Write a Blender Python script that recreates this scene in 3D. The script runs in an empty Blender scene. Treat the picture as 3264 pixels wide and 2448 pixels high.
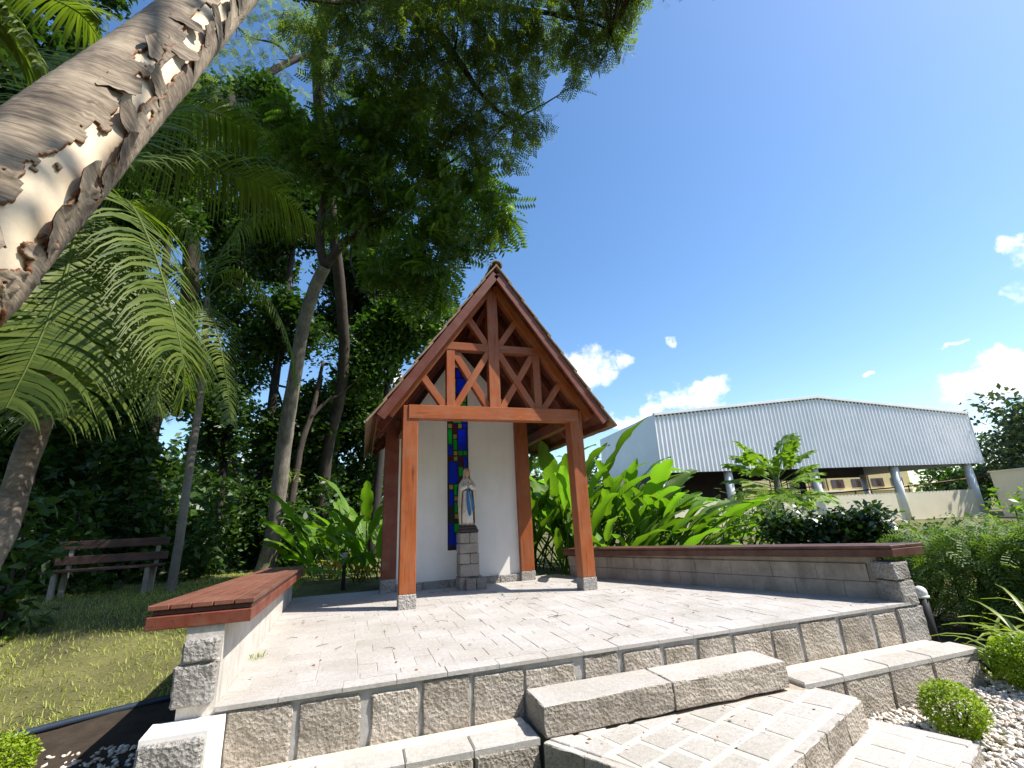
import bpy, bmesh, math, random
import numpy as np
from mathutils import Vector, Matrix, noise as mnoise
DATA = {
 'pinnate': [[0.97,3.37,7.59,0.63],[0.42,3.44,6.8,0.55],[0.88,3.19,6.16,0.54],[1.22,3.13,6.8,0.41],[-0.01,3.98,6.58,0.63],[2.05,2.61,7.74,0.47],[2.16,2.37,6.93,0.36],[1.71,2.5,6.79,0.36],[1.71,3.23,8.78,0.58],[1.05,3.87,9.27,0.68],[-0.07,3.98,8.37,0.72],[-1.02,3.97,8.88,0.77],[-2.0,3.85,9.26,0.73],[-1.38,3.94,10.25,0.7],[-0.13,3.98,10.45,0.81],[-2.68,4.23,10.38,0.61],[-0.77,4.48,8.07,0.66],[0.62,3.62,9.81,0.58],[0.63,3.92,5.82,0.39],[1.02,3.67,5.82,0.28],[1.12,3.35,8.12,0.42],[-0.71,4.48,11.74,0.69],[0.51,4.24,11.84,0.71],[-0.62,4.08,9.63,0.58]],
 'feather': [[-1.42,2.93,12.7,0.78],[-0.06,2.48,12.11,0.98],[1.18,2.32,12.28,0.94],[2.28,2.01,12.5,0.88],[3.4,1.51,12.45,0.8],[4.25,0.97,12.04,0.71],[4.65,0.66,11.76,0.44],[3.89,1.22,11.24,0.58],[4.51,0.78,11.0,0.35],[4.14,1.05,10.73,0.29],[3.06,2.01,11.87,0.69],[2.04,2.41,11.29,0.76],[2.43,2.28,10.28,0.55],[2.77,2.04,9.48,0.47],[3.09,1.89,9.42,0.23],[1.97,2.64,9.68,0.63],[1.26,2.81,10.61,0.7],[1.81,2.68,8.96,0.41],[2.4,2.29,8.74,0.34],[0.52,2.93,11.4,0.76],[-0.59,3.48,12.0,0.78],[1.09,3.15,9.86,0.57],[-2.02,3.75,12.45,0.51],[-2.6,3.63,12.8,0.43],[-1.61,3.81,11.73,0.49],[0.2,3.46,10.9,0.64],[1.49,2.87,9.97,0.49],[2.9,1.98,10.67,0.37],[3.69,1.34,10.19,0.23],[4.87,0.47,12.08,0.37],[-0.38,2.48,13.44,0.85],[1.59,2.23,14.28,1.04],[3.44,1.48,14.3,0.89],[4.65,0.67,13.31,0.71]],
 'overhead': [[1.04,-0.72,10.5,0.98],[-0.83,-0.73,10.56,0.87],[0.55,-0.99,10.73,0.95],[-1.49,-0.65,9.66,0.85],[-0.1,-0.11,10.84,0.92],[2.23,-0.72,12.31,0.88],[1.57,-0.89,10.58,0.92],[3.43,-0.65,12.38,1.14],[-0.47,-0.54,10.96,0.89],[0.66,0.26,12.19,0.92],[2.73,-0.56,12.0,0.89],[4.39,-0.4,12.33,0.81],[3.83,-0.57,12.32,1.05],[0.57,-0.31,11.37,0.89],[2.51,-0.44,11.92,1.07],[-0.39,-0.47,10.95,1.04],[0.57,-1.18,11.33,1.12],[-0.45,-0.77,10.18,0.99],[-0.76,-0.37,10.23,0.95],[-1.89,-0.49,9.54,0.85],[0.63,-0.18,11.7,0.91],[2.18,-0.39,11.39,0.84],[-0.18,-0.46,11.98,0.88],[1.79,-0.54,11.98,1.12],[-0.91,-0.55,9.68,0.81],[2.35,-0.76,11.21,1.02],[3.07,-0.8,11.53,0.96],[1.24,-0.72,12.01,0.91],[3.21,-0.7,12.24,1.08],[1.32,0.01,11.86,0.89],[-0.4,-0.76,10.03,1.05],[5.25,-1.28,12.19,1.09],[4.74,-0.94,12.09,1.09],[-0.89,-1.03,10.92,1.13],[0.66,-0.73,11.02,0.85],[3.17,-1.25,12.01,0.91],[0.03,-0.59,11.48,0.81],[2.65,-1.43,12.15,0.94],[0.49,-1.03,11.35,1.07],[0.67,-0.75,10.64,1.14],[2.41,-1.2,12.49,1.02],[-1.18,-0.78,10.43,1.15],[-0.1,-0.24,10.9,0.82],[1.71,-0.75,11.81,0.97],[1.66,-0.8,11.67,0.8],[2.9,-0.67,11.78,0.95],[3.2,-0.58,11.69,0.82],[1.38,-0.72,11.95,1.09],[1.38,-0.87,12.36,0.84],[0.44,-1.1,11.21,1.01],[4.21,-1.24,11.94,0.84],[1.56,-0.39,11.54,0.92],[4.88,-1.13,11.7,0.98],[3.18,-0.54,12.31,0.96],[-0.33,-0.47,10.5,0.85],[2.4,-0.86,12.02,0.9],[0.51,-0.01,11.66,1.05],[0.15,-0.64,10.9,1.12],[3.8,-1.07,11.36,0.81],[3.48,-1.21,11.87,0.89],[2.1,-0.4,12.22,1.11],[4.77,-1.27,12.47,1.05]],
 'pale': [[-5.83,9.54,18.93,1.44],[-6.5,9.29,16.66,1.06],[-4.47,9.97,21.07,1.34],[-3.23,10.24,20.13,1.28],[-4.92,9.84,16.77,1.05],[-2.09,10.4,21.87,1.22],[-5.84,9.54,14.7,0.88],[-3.57,10.17,17.08,1.0],[-6.58,9.26,15.16,0.75],[-1.22,10.46,23.28,1.13],[-0.19,10.48,21.37,0.76],[-2.42,10.36,18.99,0.95],[-4.49,9.96,18.82,0.98],[-6.45,8.23,12.58,0.76],[-5.79,8.49,12.15,0.7]],
 'bg': [[[-8.31,4.62,9.81,0.49],[-8.35,5.23,10.55,0.63],[-7.76,3.74,8.33,0.48],[-7.73,4.61,8.89,0.48],[-7.7,5.09,9.59,0.5],[-8.49,4.83,8.57,0.56],[-8.03,5.12,8.92,0.43],[-7.83,5.38,9.03,0.48],[-7.92,4.74,7.63,0.4],[-7.83,5.47,8.31,0.43],[-7.94,4.67,7.08,0.45],[-7.82,5.06,7.53,0.4],[-7.32,4.86,7.58,0.54],[-7.52,4.45,6.42,0.38],[-7.54,5.16,7.01,0.57],[-7.16,4.97,6.88,0.59],[-8.47,5.51,6.57,0.42],[-7.76,5.48,6.52,0.52],[-7.61,6.01,6.77,0.51],[-7.39,4.68,5.28,0.48],[-7.25,4.71,5.55,0.41],[-8.12,5.51,5.29,0.42],[-7.25,5.14,5.17,0.41],[-7.47,4.91,4.46,0.49],[-7.08,4.99,4.7,0.5],[-7.78,5.55,4.23,0.53],[-7.61,5.93,4.36,0.48],[-6.93,4.75,3.34,0.51],[-6.95,5.1,3.78,0.56],[-7.0,5.86,3.89,0.59],[-6.92,4.61,3.08,0.35],[-6.76,5.17,3.12,0.5],[-7.8,6.03,2.62,0.41],[-7.24,5.71,2.65,0.39],[-7.35,5.77,2.37,0.42],[-7.33,6.39,2.2,0.54],[-7.13,5.71,1.77,0.55],[-6.54,5.28,1.47,0.5],[-7.59,6.62,1.29,0.48],[-6.29,5.17,1.3,0.5],[-6.51,5.86,1.32,0.56],[-6.78,5.5,0.64,0.46],[-6.13,5.26,0.66,0.4],[-7.75,3.99,11.33,0.49],[-7.32,4.31,10.93,0.49],[-7.86,3.91,9.98,0.47],[-7.17,4.41,12.25,0.52],[-7.7,4.03,12.53,0.51],[-8.08,3.73,11.01,0.47],[-6.9,4.59,13.56,0.55],[-7.47,4.2,9.71,0.47],[-6.99,4.54,11.53,0.4],[-6.58,4.79,14.57,0.52]],[[-9.51,8.13,12.93,0.64],[-9.43,8.33,13.06,0.83],[-8.56,8.5,13.44,0.9],[-9.1,8.54,12.28,0.63],[-8.46,8.33,12.7,0.65],[-9.43,8.65,11.59,0.6],[-9.35,9.56,12.2,0.81],[-10.19,9.63,11.14,0.63],[-9.69,9.7,11.8,0.77],[-9.12,9.93,12.28,0.69],[-9.25,9.1,10.39,0.76],[-9.46,9.46,9.78,0.67],[-8.98,10.18,10.33,0.85],[-8.69,8.82,8.18,0.79],[-8.25,9.64,8.96,0.71],[-8.9,8.43,7.43,0.8],[-8.57,8.77,7.28,0.8],[-9.65,10.09,7.34,0.65],[-8.29,8.92,6.98,0.61],[-8.39,9.66,7.16,0.72],[-8.94,9.14,5.94,0.69],[-8.62,9.45,5.95,0.72],[-8.71,8.93,5.18,0.75],[-8.82,10.56,5.52,0.66],[-7.34,8.88,5.23,0.65],[-8.81,10.28,5.21,0.68],[-8.89,9.77,4.24,0.56],[-8.23,9.81,4.18,0.63],[-7.55,9.46,4.21,0.83],[-8.58,9.44,3.29,0.53],[-7.96,9.33,3.46,0.7],[-8.01,10.88,3.71,0.66],[-7.7,8.54,2.5,0.73],[-7.51,9.27,2.6,0.55],[-8.0,9.0,2.04,0.61],[-7.34,9.73,1.79,0.74],[-7.82,9.94,1.33,0.56],[-7.43,9.03,0.47,0.57],[-6.96,9.32,0.75,0.71],[-7.48,11.18,0.63,0.7]],[[-6.48,6.27,11.75,0.62],[-6.28,6.86,12.74,0.74],[-7.37,7.65,11.82,0.86],[-5.69,6.31,11.23,0.78],[-6.68,5.94,9.53,0.67],[-6.58,7.23,11.32,0.86],[-5.65,6.79,10.69,0.58],[-6.53,6.77,9.95,0.73],[-6.28,8.02,10.87,0.84],[-7.29,7.43,9.66,0.71],[-6.28,6.84,9.0,0.72],[-6.01,7.8,9.58,0.89],[-6.73,7.26,8.34,0.81],[-6.77,7.39,8.1,0.67],[-6.67,6.98,6.93,0.6],[-6.26,7.09,6.8,0.69],[-6.5,7.22,6.11,0.69],[-5.8,7.98,6.33,0.83],[-6.85,7.79,5.87,0.57],[-6.36,8.13,5.68,0.81],[-5.29,6.64,5.19,0.72],[-6.31,8.25,5.17,0.7],[-5.41,7.47,4.92,0.67],[-5.87,6.21,4.04,0.5],[-6.03,7.54,4.3,0.65],[-5.3,7.75,4.54,0.81],[-5.87,7.1,3.37,0.73],[-5.39,6.67,2.65,0.58],[-5.54,6.59,2.41,0.53],[-5.99,8.63,2.56,0.81],[-6.0,8.18,1.68,0.75],[-5.31,7.2,1.63,0.68],[-6.22,8.27,1.24,0.73],[-5.84,8.58,1.09,0.63],[-4.69,7.88,1.03,0.61],[-4.98,6.95,0.65,0.68],[-4.53,7.61,0.69,0.56]],[[-7.79,12.34,18.71,1.12],[-6.12,12.6,18.45,1.37],[-7.87,13.15,17.8,1.16],[-6.75,13.38,18.35,1.1],[-5.56,11.74,16.59,1.07],[-6.91,11.84,15.1,0.92],[-5.91,13.61,16.59,1.26],[-7.51,12.12,14.21,0.88],[-6.15,13.4,15.95,1.02],[-7.09,12.62,13.04,1.06],[-6.13,12.2,13.25,0.87],[-6.27,13.19,12.89,1.04],[-5.05,11.82,11.69,0.98],[-6.28,13.67,11.59,0.98],[-5.54,13.83,12.19,1.29],[-6.67,13.36,9.85,0.93],[-6.0,13.84,11.03,0.95],[-4.96,12.33,8.65,1.23],[-6.03,12.49,6.65,1.15],[-5.17,13.48,6.72,1.15],[-6.56,12.63,5.63,0.92],[-5.81,13.23,5.6,0.93],[-5.15,11.95,4.88,1.08],[-5.4,12.59,3.88,0.84],[-5.44,13.99,1.13,0.92],[-4.38,12.94,0.94,0.97],[-5.19,13.89,0.39,0.84],[-4.02,12.69,0.11,1.03]],[[-4.16,7.97,14.69,0.91],[-3.65,9.21,14.7,0.94],[-3.44,9.78,13.8,0.87],[-4.26,9.84,12.88,0.83],[-2.76,8.89,12.29,0.78],[-3.83,8.46,10.8,0.83],[-3.76,10.02,12.32,0.79],[-2.42,8.55,11.07,0.85],[-3.67,9.12,10.16,0.85],[-2.73,10.34,11.29,0.82],[-3.76,10.3,9.73,0.87],[-2.89,8.35,7.3,0.75],[-3.54,9.11,6.36,0.84],[-2.73,8.98,6.78,0.96],[-2.17,9.62,4.74,0.74],[-3.01,10.31,4.09,0.91],[-2.01,9.5,3.87,0.92],[-2.72,9.28,3.58,1.0],[-1.99,10.01,3.24,0.8],[-2.88,9.7,2.75,1.01],[-2.1,10.37,2.36,1.07],[-2.9,8.78,1.51,0.8],[-2.38,9.75,1.61,0.82],[-2.53,8.21,0.87,0.8],[-2.24,8.52,0.72,0.87],[-2.76,9.72,0.3,0.81],[-2.11,9.46,0.33,0.94]],[[-2.04,12.54,14.42,1.34],[-1.64,13.01,11.48,1.03],[-0.25,11.43,11.27,1.36],[-1.43,12.91,10.89,1.38],[0.07,11.53,10.33,1.14],[-1.99,12.88,8.91,0.96],[-0.98,13.61,9.7,1.17],[0.21,12.7,9.09,1.24],[-0.8,12.48,5.79,1.28],[-1.72,13.27,5.15,1.33],[0.05,13.6,5.49,1.27],[-1.53,12.49,4.16,1.03],[0.03,11.84,4.02,1.12],[-0.61,12.33,2.53,1.1],[-1.74,13.21,1.75,0.86],[-0.58,11.82,1.45,0.95],[-1.45,13.05,1.29,1.0],[-0.48,12.59,0.69,0.94],[-1.19,11.37,0.26,1.04]],[[0.9,8.63,7.53,1.09],[0.8,8.93,6.85,0.78],[0.2,8.97,6.37,0.77],[1.26,8.89,7.39,0.8],[-0.23,8.98,7.13,0.77],[-0.69,8.98,6.42,0.75],[0.36,8.96,7.75,0.79],[-0.17,8.98,5.64,0.75],[-0.84,8.98,5.45,0.73],[1.68,8.83,7.83,0.81],[1.09,8.9,8.28,0.81]]],
 'bgtrunk': [[-6.53,5.97],[-7.53,9.93],[-5.36,7.59],[-4.98,12.93],[-3.24,9.22],[-1.62,12.45],[-0.12,8.98]],
 'main_trunk': [[-2.531,7.213,0.099,0.21],[-2.408,7.03,0.805,0.19],[-2.291,6.543,2.763,0.175],[-2.16,6.158,4.246,0.16],[-2.015,5.774,5.597,0.15],[-1.796,5.4,6.462,0.15],[-1.555,5.025,6.975,0.14]],
 'main_b1': [[-1.555,5.025,6.975,0.12],[-1.107,4.663,7.515,0.1],[-0.479,4.285,7.984,0.075],[0.287,3.857,8.621,0.05],[1.004,3.572,9.189,0.035],[1.57,3.259,9.516,0.02]],
 'main_b2': [[-1.555,5.025,6.975,0.11],[-1.689,4.809,7.604,0.1],[-1.6,4.417,8.763,0.08],[-1.386,4.238,10.067,0.05],[-1.155,4.258,11.255,0.03]],
 'main_b3': [[-0.885,4.675,7.384,0.05],[-0.029,4.076,7.263,0.035],[0.579,3.629,7.237,0.02],[1.098,3.252,7.361,0.012]],
 'main_b4': [[-0.956,4.671,7.37,0.04],[-0.919,4.473,6.74,0.02],[-0.674,4.282,6.012,0.01]],
 'second': [[-2.371,8.451,-0.006,0.11],[-2.283,8.362,1.097,0.1],[-2.202,8.373,2.432,0.09],[-2.114,8.384,3.315,0.085],[-1.959,8.401,3.961,0.08],[-1.847,8.413,4.726,0.06],[-1.744,8.423,5.722,0.04]],
 'second_b': [[-1.972,8.4,3.914,0.06],[-1.572,8.438,4.455,0.045],[-1.196,8.464,4.718,0.03],[-0.64,8.483,5.3,0.02]],
 'feather_l1': [[-2.115,4.342,13.076,0.22],[-0.738,3.079,13.648,0.2],[0.026,2.872,13.228,0.17],[0.8,2.794,12.673,0.14],[1.254,2.714,11.896,0.1],[1.759,2.594,10.914,0.05]],
 'feather_l2': [[0.026,2.872,13.228,0.12],[1.229,2.515,13.323,0.1],[2.697,1.956,13.018,0.07],[3.952,1.176,12.107,0.04],[4.484,0.796,11.394,0.02]],
 'feather_l3': [[1.254,2.714,11.896,0.06],[2.037,2.514,10.424,0.04],[2.546,2.232,9.802,0.02]],
 'pale_b1': [[-6.449,9.311,14.028,0.2],[-5.762,9.571,15.612,0.17],[-4.718,9.9,17.844,0.14],[-3.959,10.091,19.079,0.12],[-2.651,10.33,20.643,0.1],[-1.243,10.464,22.194,0.06]],
 'pale_b2': [[-3.959,10.091,19.079,0.07],[-3.897,10.105,20.416,0.05],[-4.442,9.974,21.447,0.03]],
 'pale_b3': [[-3.094,10.262,19.947,0.06],[-2.239,10.383,20.047,0.05],[-1.366,10.458,20.54,0.035],[-0.938,10.477,19.799,0.02]],
 'pale_b4': [[-1.567,10.445,21.947,0.05],[-0.875,10.479,21.492,0.04],[-0.401,10.485,21.579,0.03],[-0.034,10.48,20.851,0.02]],
 'pale_b5': [[-2.239,10.383,20.047,0.04],[-2.173,10.39,18.933,0.03],[-1.822,10.424,18.224,0.02]],
 'pale_b6': [[-3.965,10.09,19.159,0.06],[-4.559,9.944,19.606,0.045],[-5.376,9.702,19.315,0.03],[-5.898,9.522,19.53,0.02]],
 'paper': [[-1.529,-4.152,1.375,0.163],[-1.511,-4.074,1.612,0.16],[-1.498,-3.979,1.866,0.158],[-1.504,-3.827,2.206,0.157],[-1.523,-3.605,2.668,0.158],[-1.546,-3.277,3.361,0.16],[-1.541,-2.835,4.415,0.162],[-1.476,-2.279,5.94,0.165],[-1.276,-1.605,8.187,0.16]],
 'palm1': [[-3.537,-0.148,0.483,0.11],[-3.471,-0.111,1.037,0.105],[-3.45,-0.099,1.595,0.1],[-3.365,-0.166,2.216,0.1],[-3.321,-0.256,3.247,0.09],[-3.381,-0.29,4.381,0.08]],
 'palm2': [[-3.487,4.321,0.034,0.075],[-3.481,4.323,0.909,0.07],[-3.499,4.318,2.302,0.065],[-3.506,4.316,3.518,0.06],[-3.587,4.29,4.821,0.06],[-3.642,4.272,5.506,0.05]],
 'fr1': [[[-3.381,-0.29,4.381],[-2.947,-0.512,4.296],[-2.582,-0.67,3.719],[-2.276,-0.76,3.011],[-2.105,-0.803,2.522],[-2.034,-0.778,2.134]],[[-3.381,-0.29,4.381],[-3.322,-0.257,4.749],[-2.881,0.181,5.441],[-2.302,0.606,5.717],[-1.858,0.827,5.724],[-1.318,0.924,5.29]],[[-3.381,-0.29,4.381],[-3.409,-0.076,5.33],[-3.259,0.227,6.062],[-3.014,0.45,6.556],[-2.61,0.715,6.784],[-2.231,0.939,6.725]],[[-3.381,-0.29,4.381],[-3.151,-0.734,3.794],[-3.006,-0.997,3.06],[-2.946,-1.193,2.4],[-2.956,-1.315,1.856]],[[-3.381,-0.29,4.381],[-3.022,-0.663,3.583],[-2.858,-0.803,2.865],[-2.823,-0.897,2.294],[-2.845,-1.022,1.853]],[[-3.381,-0.29,4.381],[-2.945,-0.177,3.824],[-2.716,-0.075,3.219],[-2.634,0.066,2.73],[-2.565,0.093,2.21]],[[-3.381,-0.29,4.381],[-3.665,-0.46,4.498],[-3.885,-0.608,4.175],[-4.022,-0.707,3.559]],[[-3.381,-0.29,4.381],[-3.775,0.176,5.763],[-4.005,0.504,6.832],[-3.979,0.75,8.04]]],
 'fr2': [[[-3.642,4.272,5.506],[-3.126,4.219,6.052],[-2.473,4.172,5.517],[-2.032,4.153,4.62],[-1.782,4.192,3.689]],[[-3.642,4.272,5.506],[-4.109,3.999,5.936],[-4.426,3.762,5.486],[-4.5,3.62,4.453],[-4.493,3.623,3.568]],[[-3.642,4.272,5.506],[-3.269,3.865,4.668],[-2.965,3.745,3.688],[-2.77,3.693,2.783]],[[-3.642,4.272,5.506],[-3.865,4.196,6.528],[-4.386,4.104,7.284],[-5.009,3.935,7.188]],[[-3.642,4.272,5.506],[-3.504,4.421,6.883],[-2.948,4.576,7.738],[-2.104,4.75,7.668]],[[-3.642,4.272,5.506],[-3.967,3.839,4.918],[-3.948,3.633,3.896],[-3.847,3.564,2.901]]],
 'fr3': [[[-3.483,-2.207,4.219],[-3.215,-2.237,4.522],[-3.017,-2.204,4.465],[-2.818,-2.181,4.296],[-2.637,-2.178,4.003]],[[-3.483,-2.207,4.219],[-3.419,-2.15,4.816],[-3.269,-1.894,5.212],[-3.105,-1.528,5.522],[-2.929,-1.415,5.309]],[[-3.483,-2.207,4.219],[-3.219,-2.241,3.99],[-2.979,-2.175,3.597],[-2.884,-2.105,3.27]]],
 'under': [[-4.45,1.98,0.85,0.42],[-5.41,5.4,1.05,0.55],[-5.14,6.6,1.34,0.71],[-3.73,7.58,1.3,0.63],[-3.73,6.54,0.49,0.49],[-1.79,6.91,0.77,0.49],[-1.19,6.96,1.19,0.59],[-3.25,8.2,0.68,0.59],[-6.46,6.0,1.74,0.57],[-6.46,8.22,2.17,0.73]],
 'panes': [["blue",0.962,1.025,3.156,3.307],["purple",1.034,1.098,3.16,3.311],["blue",0.96,1.103,2.891,3.146],["yellow",0.925,0.952,3.08,3.135],["green",0.923,0.95,2.915,3.067],["green",0.923,0.949,2.859,2.896],["yellow",1.036,1.105,2.737,2.783],["green",1.05,1.093,2.692,2.725],["yellow",0.814,0.878,2.311,2.385],["purple",0.891,0.954,2.224,2.386],["yellow",0.974,1.036,2.312,2.388],["blue",1.048,1.114,2.314,2.389],["green",0.817,0.877,2.054,2.298],["yellow",0.895,0.952,2.14,2.213],["blue",0.971,1.115,1.966,2.296],["green",0.898,0.954,1.97,2.127],["blue",0.819,0.879,1.882,2.041],["yellow",0.899,0.958,1.882,1.953],["green",0.976,1.04,1.882,1.953],["green",1.056,1.115,1.888,1.953],["purple",0.82,0.881,1.798,1.865],["yellow",0.901,0.96,1.798,1.865],["purple",0.978,1.042,1.797,1.865],["blue",1.058,1.119,1.704,1.868],["blue",0.822,0.962,1.452,1.78],["purple",0.98,1.039,1.716,1.782],["green",0.979,1.042,1.563,1.7],["blue",1.055,1.123,1.562,1.69],["yellow",0.826,0.887,1.364,1.434],["green",0.903,0.964,1.273,1.436],["blue",0.827,0.893,1.125,1.351],["yellow",0.905,0.962,1.195,1.259],["green",0.908,0.964,1.018,1.179],["yellow",0.907,0.966,0.934,1.002]],
 'clouds': [[[0.4558,0.8355,0.3069],[0.8779,-0.4789,0.0],[-0.147,-0.2695,0.9517],0.0849,0.0427],[[0.4138,0.862,0.2928],[0.9015,-0.4328,0.0],[-0.1267,-0.264,0.9562],0.062,0.0312],[[0.6539,0.7215,0.2277],[0.7409,-0.6716,0.0],[-0.1529,-0.1687,0.9737],0.0562,0.0373],[[0.6125,0.7612,0.2132],[0.7791,-0.6269,0.0],[-0.1337,-0.1661,0.977],0.0586,0.0262],[[0.5921,0.7707,0.2354],[0.793,-0.6092,0.0],[-0.1434,-0.1867,0.9719],0.0346,0.0146],[[0.5266,0.8295,0.1858],[0.8442,-0.536,0.0],[-0.0996,-0.1569,0.9826],0.0492,0.0202],[[0.5776,0.7908,0.2024],[0.8076,-0.5898,0.0],[-0.1194,-0.1634,0.9793],0.0572,0.0233],[[0.597,0.7264,0.3405],[0.7726,-0.6349,0.0],[-0.2162,-0.2631,0.9402],0.0173,0.0131],[[0.8797,0.4129,0.236],[0.4249,-0.9052,0.0],[-0.2137,-0.1003,0.9717],0.017,0.0055],[[0.8963,0.4154,0.1553],[0.4205,-0.9073,0.0],[-0.1409,-0.0653,0.9879],0.0507,0.034],[[0.9128,0.3713,0.1702],[0.3768,-0.9263,0.0],[-0.1576,-0.0641,0.9854],0.0402,0.0441],[[0.8895,0.317,0.329],[0.3357,-0.942,0.0],[-0.3099,-0.1104,0.9443],0.0149,0.0336],[[0.9019,0.3284,0.2806],[0.3421,-0.9397,0.0],[-0.2637,-0.096,0.9598],0.0152,0.0204],[[0.9052,0.369,0.2109],[0.3775,-0.926,0.0],[-0.1953,-0.0796,0.9775],0.0142,0.0127],[[0.8292,0.5183,0.2093],[0.5301,-0.848,0.0],[-0.1775,-0.1109,0.9778],0.0077,0.0049],[[0.8621,0.4755,0.1751],[0.4829,-0.8757,0.0],[-0.1533,-0.0846,0.9846],0.0054,0.0047],[[0.0572,0.9495,0.3084],[0.9982,-0.0602,0.0],[-0.0186,-0.3078,0.9513],0.0196,0.027],[[-0.2028,0.9733,0.1074],[0.979,0.204,0.0],[0.0219,-0.1051,0.9942],0.0828,0.0411]],
}
CAM = {"f": 449.241, "C": [-0.4321, -5.5151, 0.9146], "R": [0.950959, -0.305969, -0.045392], "U": [-0.045687, -0.284077, 0.957712], "F": [0.305925, 0.908671, 0.284124]}

# ---------------------------------------------------------------- camera, sky, sun
scene = bpy.context.scene
COL = scene.collection
cam_data = bpy.data.cameras.new('camera')
cam_data.sensor_width = 36.0
cam_data.lens = CAM['f'] * 36.0 / 1024.0
cam_data.clip_start = 0.05
cam_data.clip_end = 3000.0
cam = bpy.data.objects.new('camera', cam_data)
COL.objects.link(cam)
Rv, Uv, Fv, Cv = (Vector(CAM[k]) for k in ('R', 'U', 'F', 'C'))
M3 = Matrix((Rv, Uv, -Fv)).transposed()
cam.matrix_world = Matrix.Translation(Cv) @ M3.to_4x4()
scene.camera = cam

SUN_DIR = Vector((0.533, -0.267, 0.803)).normalized()
SUN_EL = math.asin(SUN_DIR.z)
SUN_AZ = math.atan2(SUN_DIR.x, SUN_DIR.y)
sun_data = bpy.data.lights.new('sun', 'SUN')
sun_data.energy = 5.0
sun_data.angle = math.radians(0.53)
sun_data.color = (1.0, 0.945, 0.86)
sun = bpy.data.objects.new('sun', sun_data)
COL.objects.link(sun)
sun.rotation_euler = SUN_DIR.to_track_quat('Z', 'Y').to_euler()
sun.location = (8, -6, 14)

scene.view_settings.view_transform = 'Standard'
scene.view_settings.look = 'None'
scene.view_settings.exposure = 0.72
scene.view_settings.gamma = 1.0
scene.view_settings.use_curve_mapping = False
scene.cycles.max_bounces = 8
scene.cycles.transparent_max_bounces = 12
scene.cycles.caustics_reflective = False
scene.cycles.caustics_refractive = False

world = bpy.data.worlds.new('World')
scene.world = world
world.use_nodes = True
wn, wl = world.node_tree.nodes, world.node_tree.links
wn.clear()
def wnode(t, **kw):
    n = wn.new(t)
    for k, v in kw.items():
        setattr(n, k, v)
    return n
def wmath(op, a, b=None, c=None, clamp=False):
    n = wn.new('ShaderNodeMath'); n.operation = op; n.use_clamp = clamp
    for i, v in enumerate((a, b, c)):
        if v is None: continue
        if isinstance(v, (int, float)): n.inputs[i].default_value = v
        else: wl.new(v, n.inputs[i])
    return n.outputs[0]
def wdot(vec, d):
    n = wn.new('ShaderNodeVectorMath'); n.operation = 'DOT_PRODUCT'
    wl.new(vec, n.inputs[0]); n.inputs[1].default_value = d
    return n.outputs['Value']
sky = wnode('ShaderNodeTexSky', sky_type='NISHITA', sun_disc=False)
sky.sun_elevation = SUN_EL
sky.sun_rotation = SUN_AZ
sky.altitude = 50.0
sky.air_density = 1.0
sky.dust_density = 0.7
sky.ozone_density = 0.95
bg_sky = wnode('ShaderNodeBackground'); bg_sky.inputs['Strength'].default_value = 0.143
hs = wnode('ShaderNodeHueSaturation'); hs.inputs['Saturation'].default_value = 1.22
wl.new(sky.outputs[0], hs.inputs['Color']); wl.new(hs.outputs[0], bg_sky.inputs['Color'])
tc = wnode('ShaderNodeTexCoord')
nrm = wnode('ShaderNodeVectorMath', operation='NORMALIZE')
wl.new(tc.outputs['Generated'], nrm.inputs[0])
vdir = nrm.outputs[0]
nd = wnode('ShaderNodeTexNoise'); nd.inputs['Scale'].default_value = 22.0; nd.inputs['Detail'].default_value = 5.0
wl.new(vdir, nd.inputs['Vector'])
ws = wnode('ShaderNodeVectorMath', operation='SUBTRACT'); wl.new(nd.outputs['Color'], ws.inputs[0]); ws.inputs[1].default_value = (.5, .5, .5)
wm = wnode('ShaderNodeVectorMath', operation='SCALE'); wl.new(ws.outputs[0], wm.inputs[0]); wm.inputs['Scale'].default_value = .075
wa = wnode('ShaderNodeVectorMath', operation='ADD'); wl.new(vdir, wa.inputs[0]); wl.new(wm.outputs[0], wa.inputs[1])
wdir = wa.outputs[0]
nz = wnode('ShaderNodeTexNoise'); nz.inputs['Scale'].default_value = 26.0
nz.inputs['Detail'].default_value = 7.0; nz.inputs['Roughness'].default_value = 0.62
wl.new(vdir, nz.inputs['Vector'])
nz2 = wnode('ShaderNodeTexNoise'); nz2.inputs['Scale'].default_value = 9.0
nz2.inputs['Detail'].default_value = 4.0
wl.new(vdir, nz2.inputs['Vector'])
field = None
extra = []
crnd = random.Random(3)
for k in range(14):                      # the rest of the sky carries the same scattered low clouds
    az = math.radians(110 + k * 17 + crnd.uniform(-6, 6)); el = math.radians(crnd.uniform(7, 22))
    d = Vector((math.sin(az) * math.cos(el), math.cos(az) * math.cos(el), math.sin(el)))
    h = Vector((d.y, -d.x, 0)).normalized(); u = h.cross(d)
    extra.append([list(d), list(h), list(u), crnd.uniform(.05, .12), crnd.uniform(.02, .05)])
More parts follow.
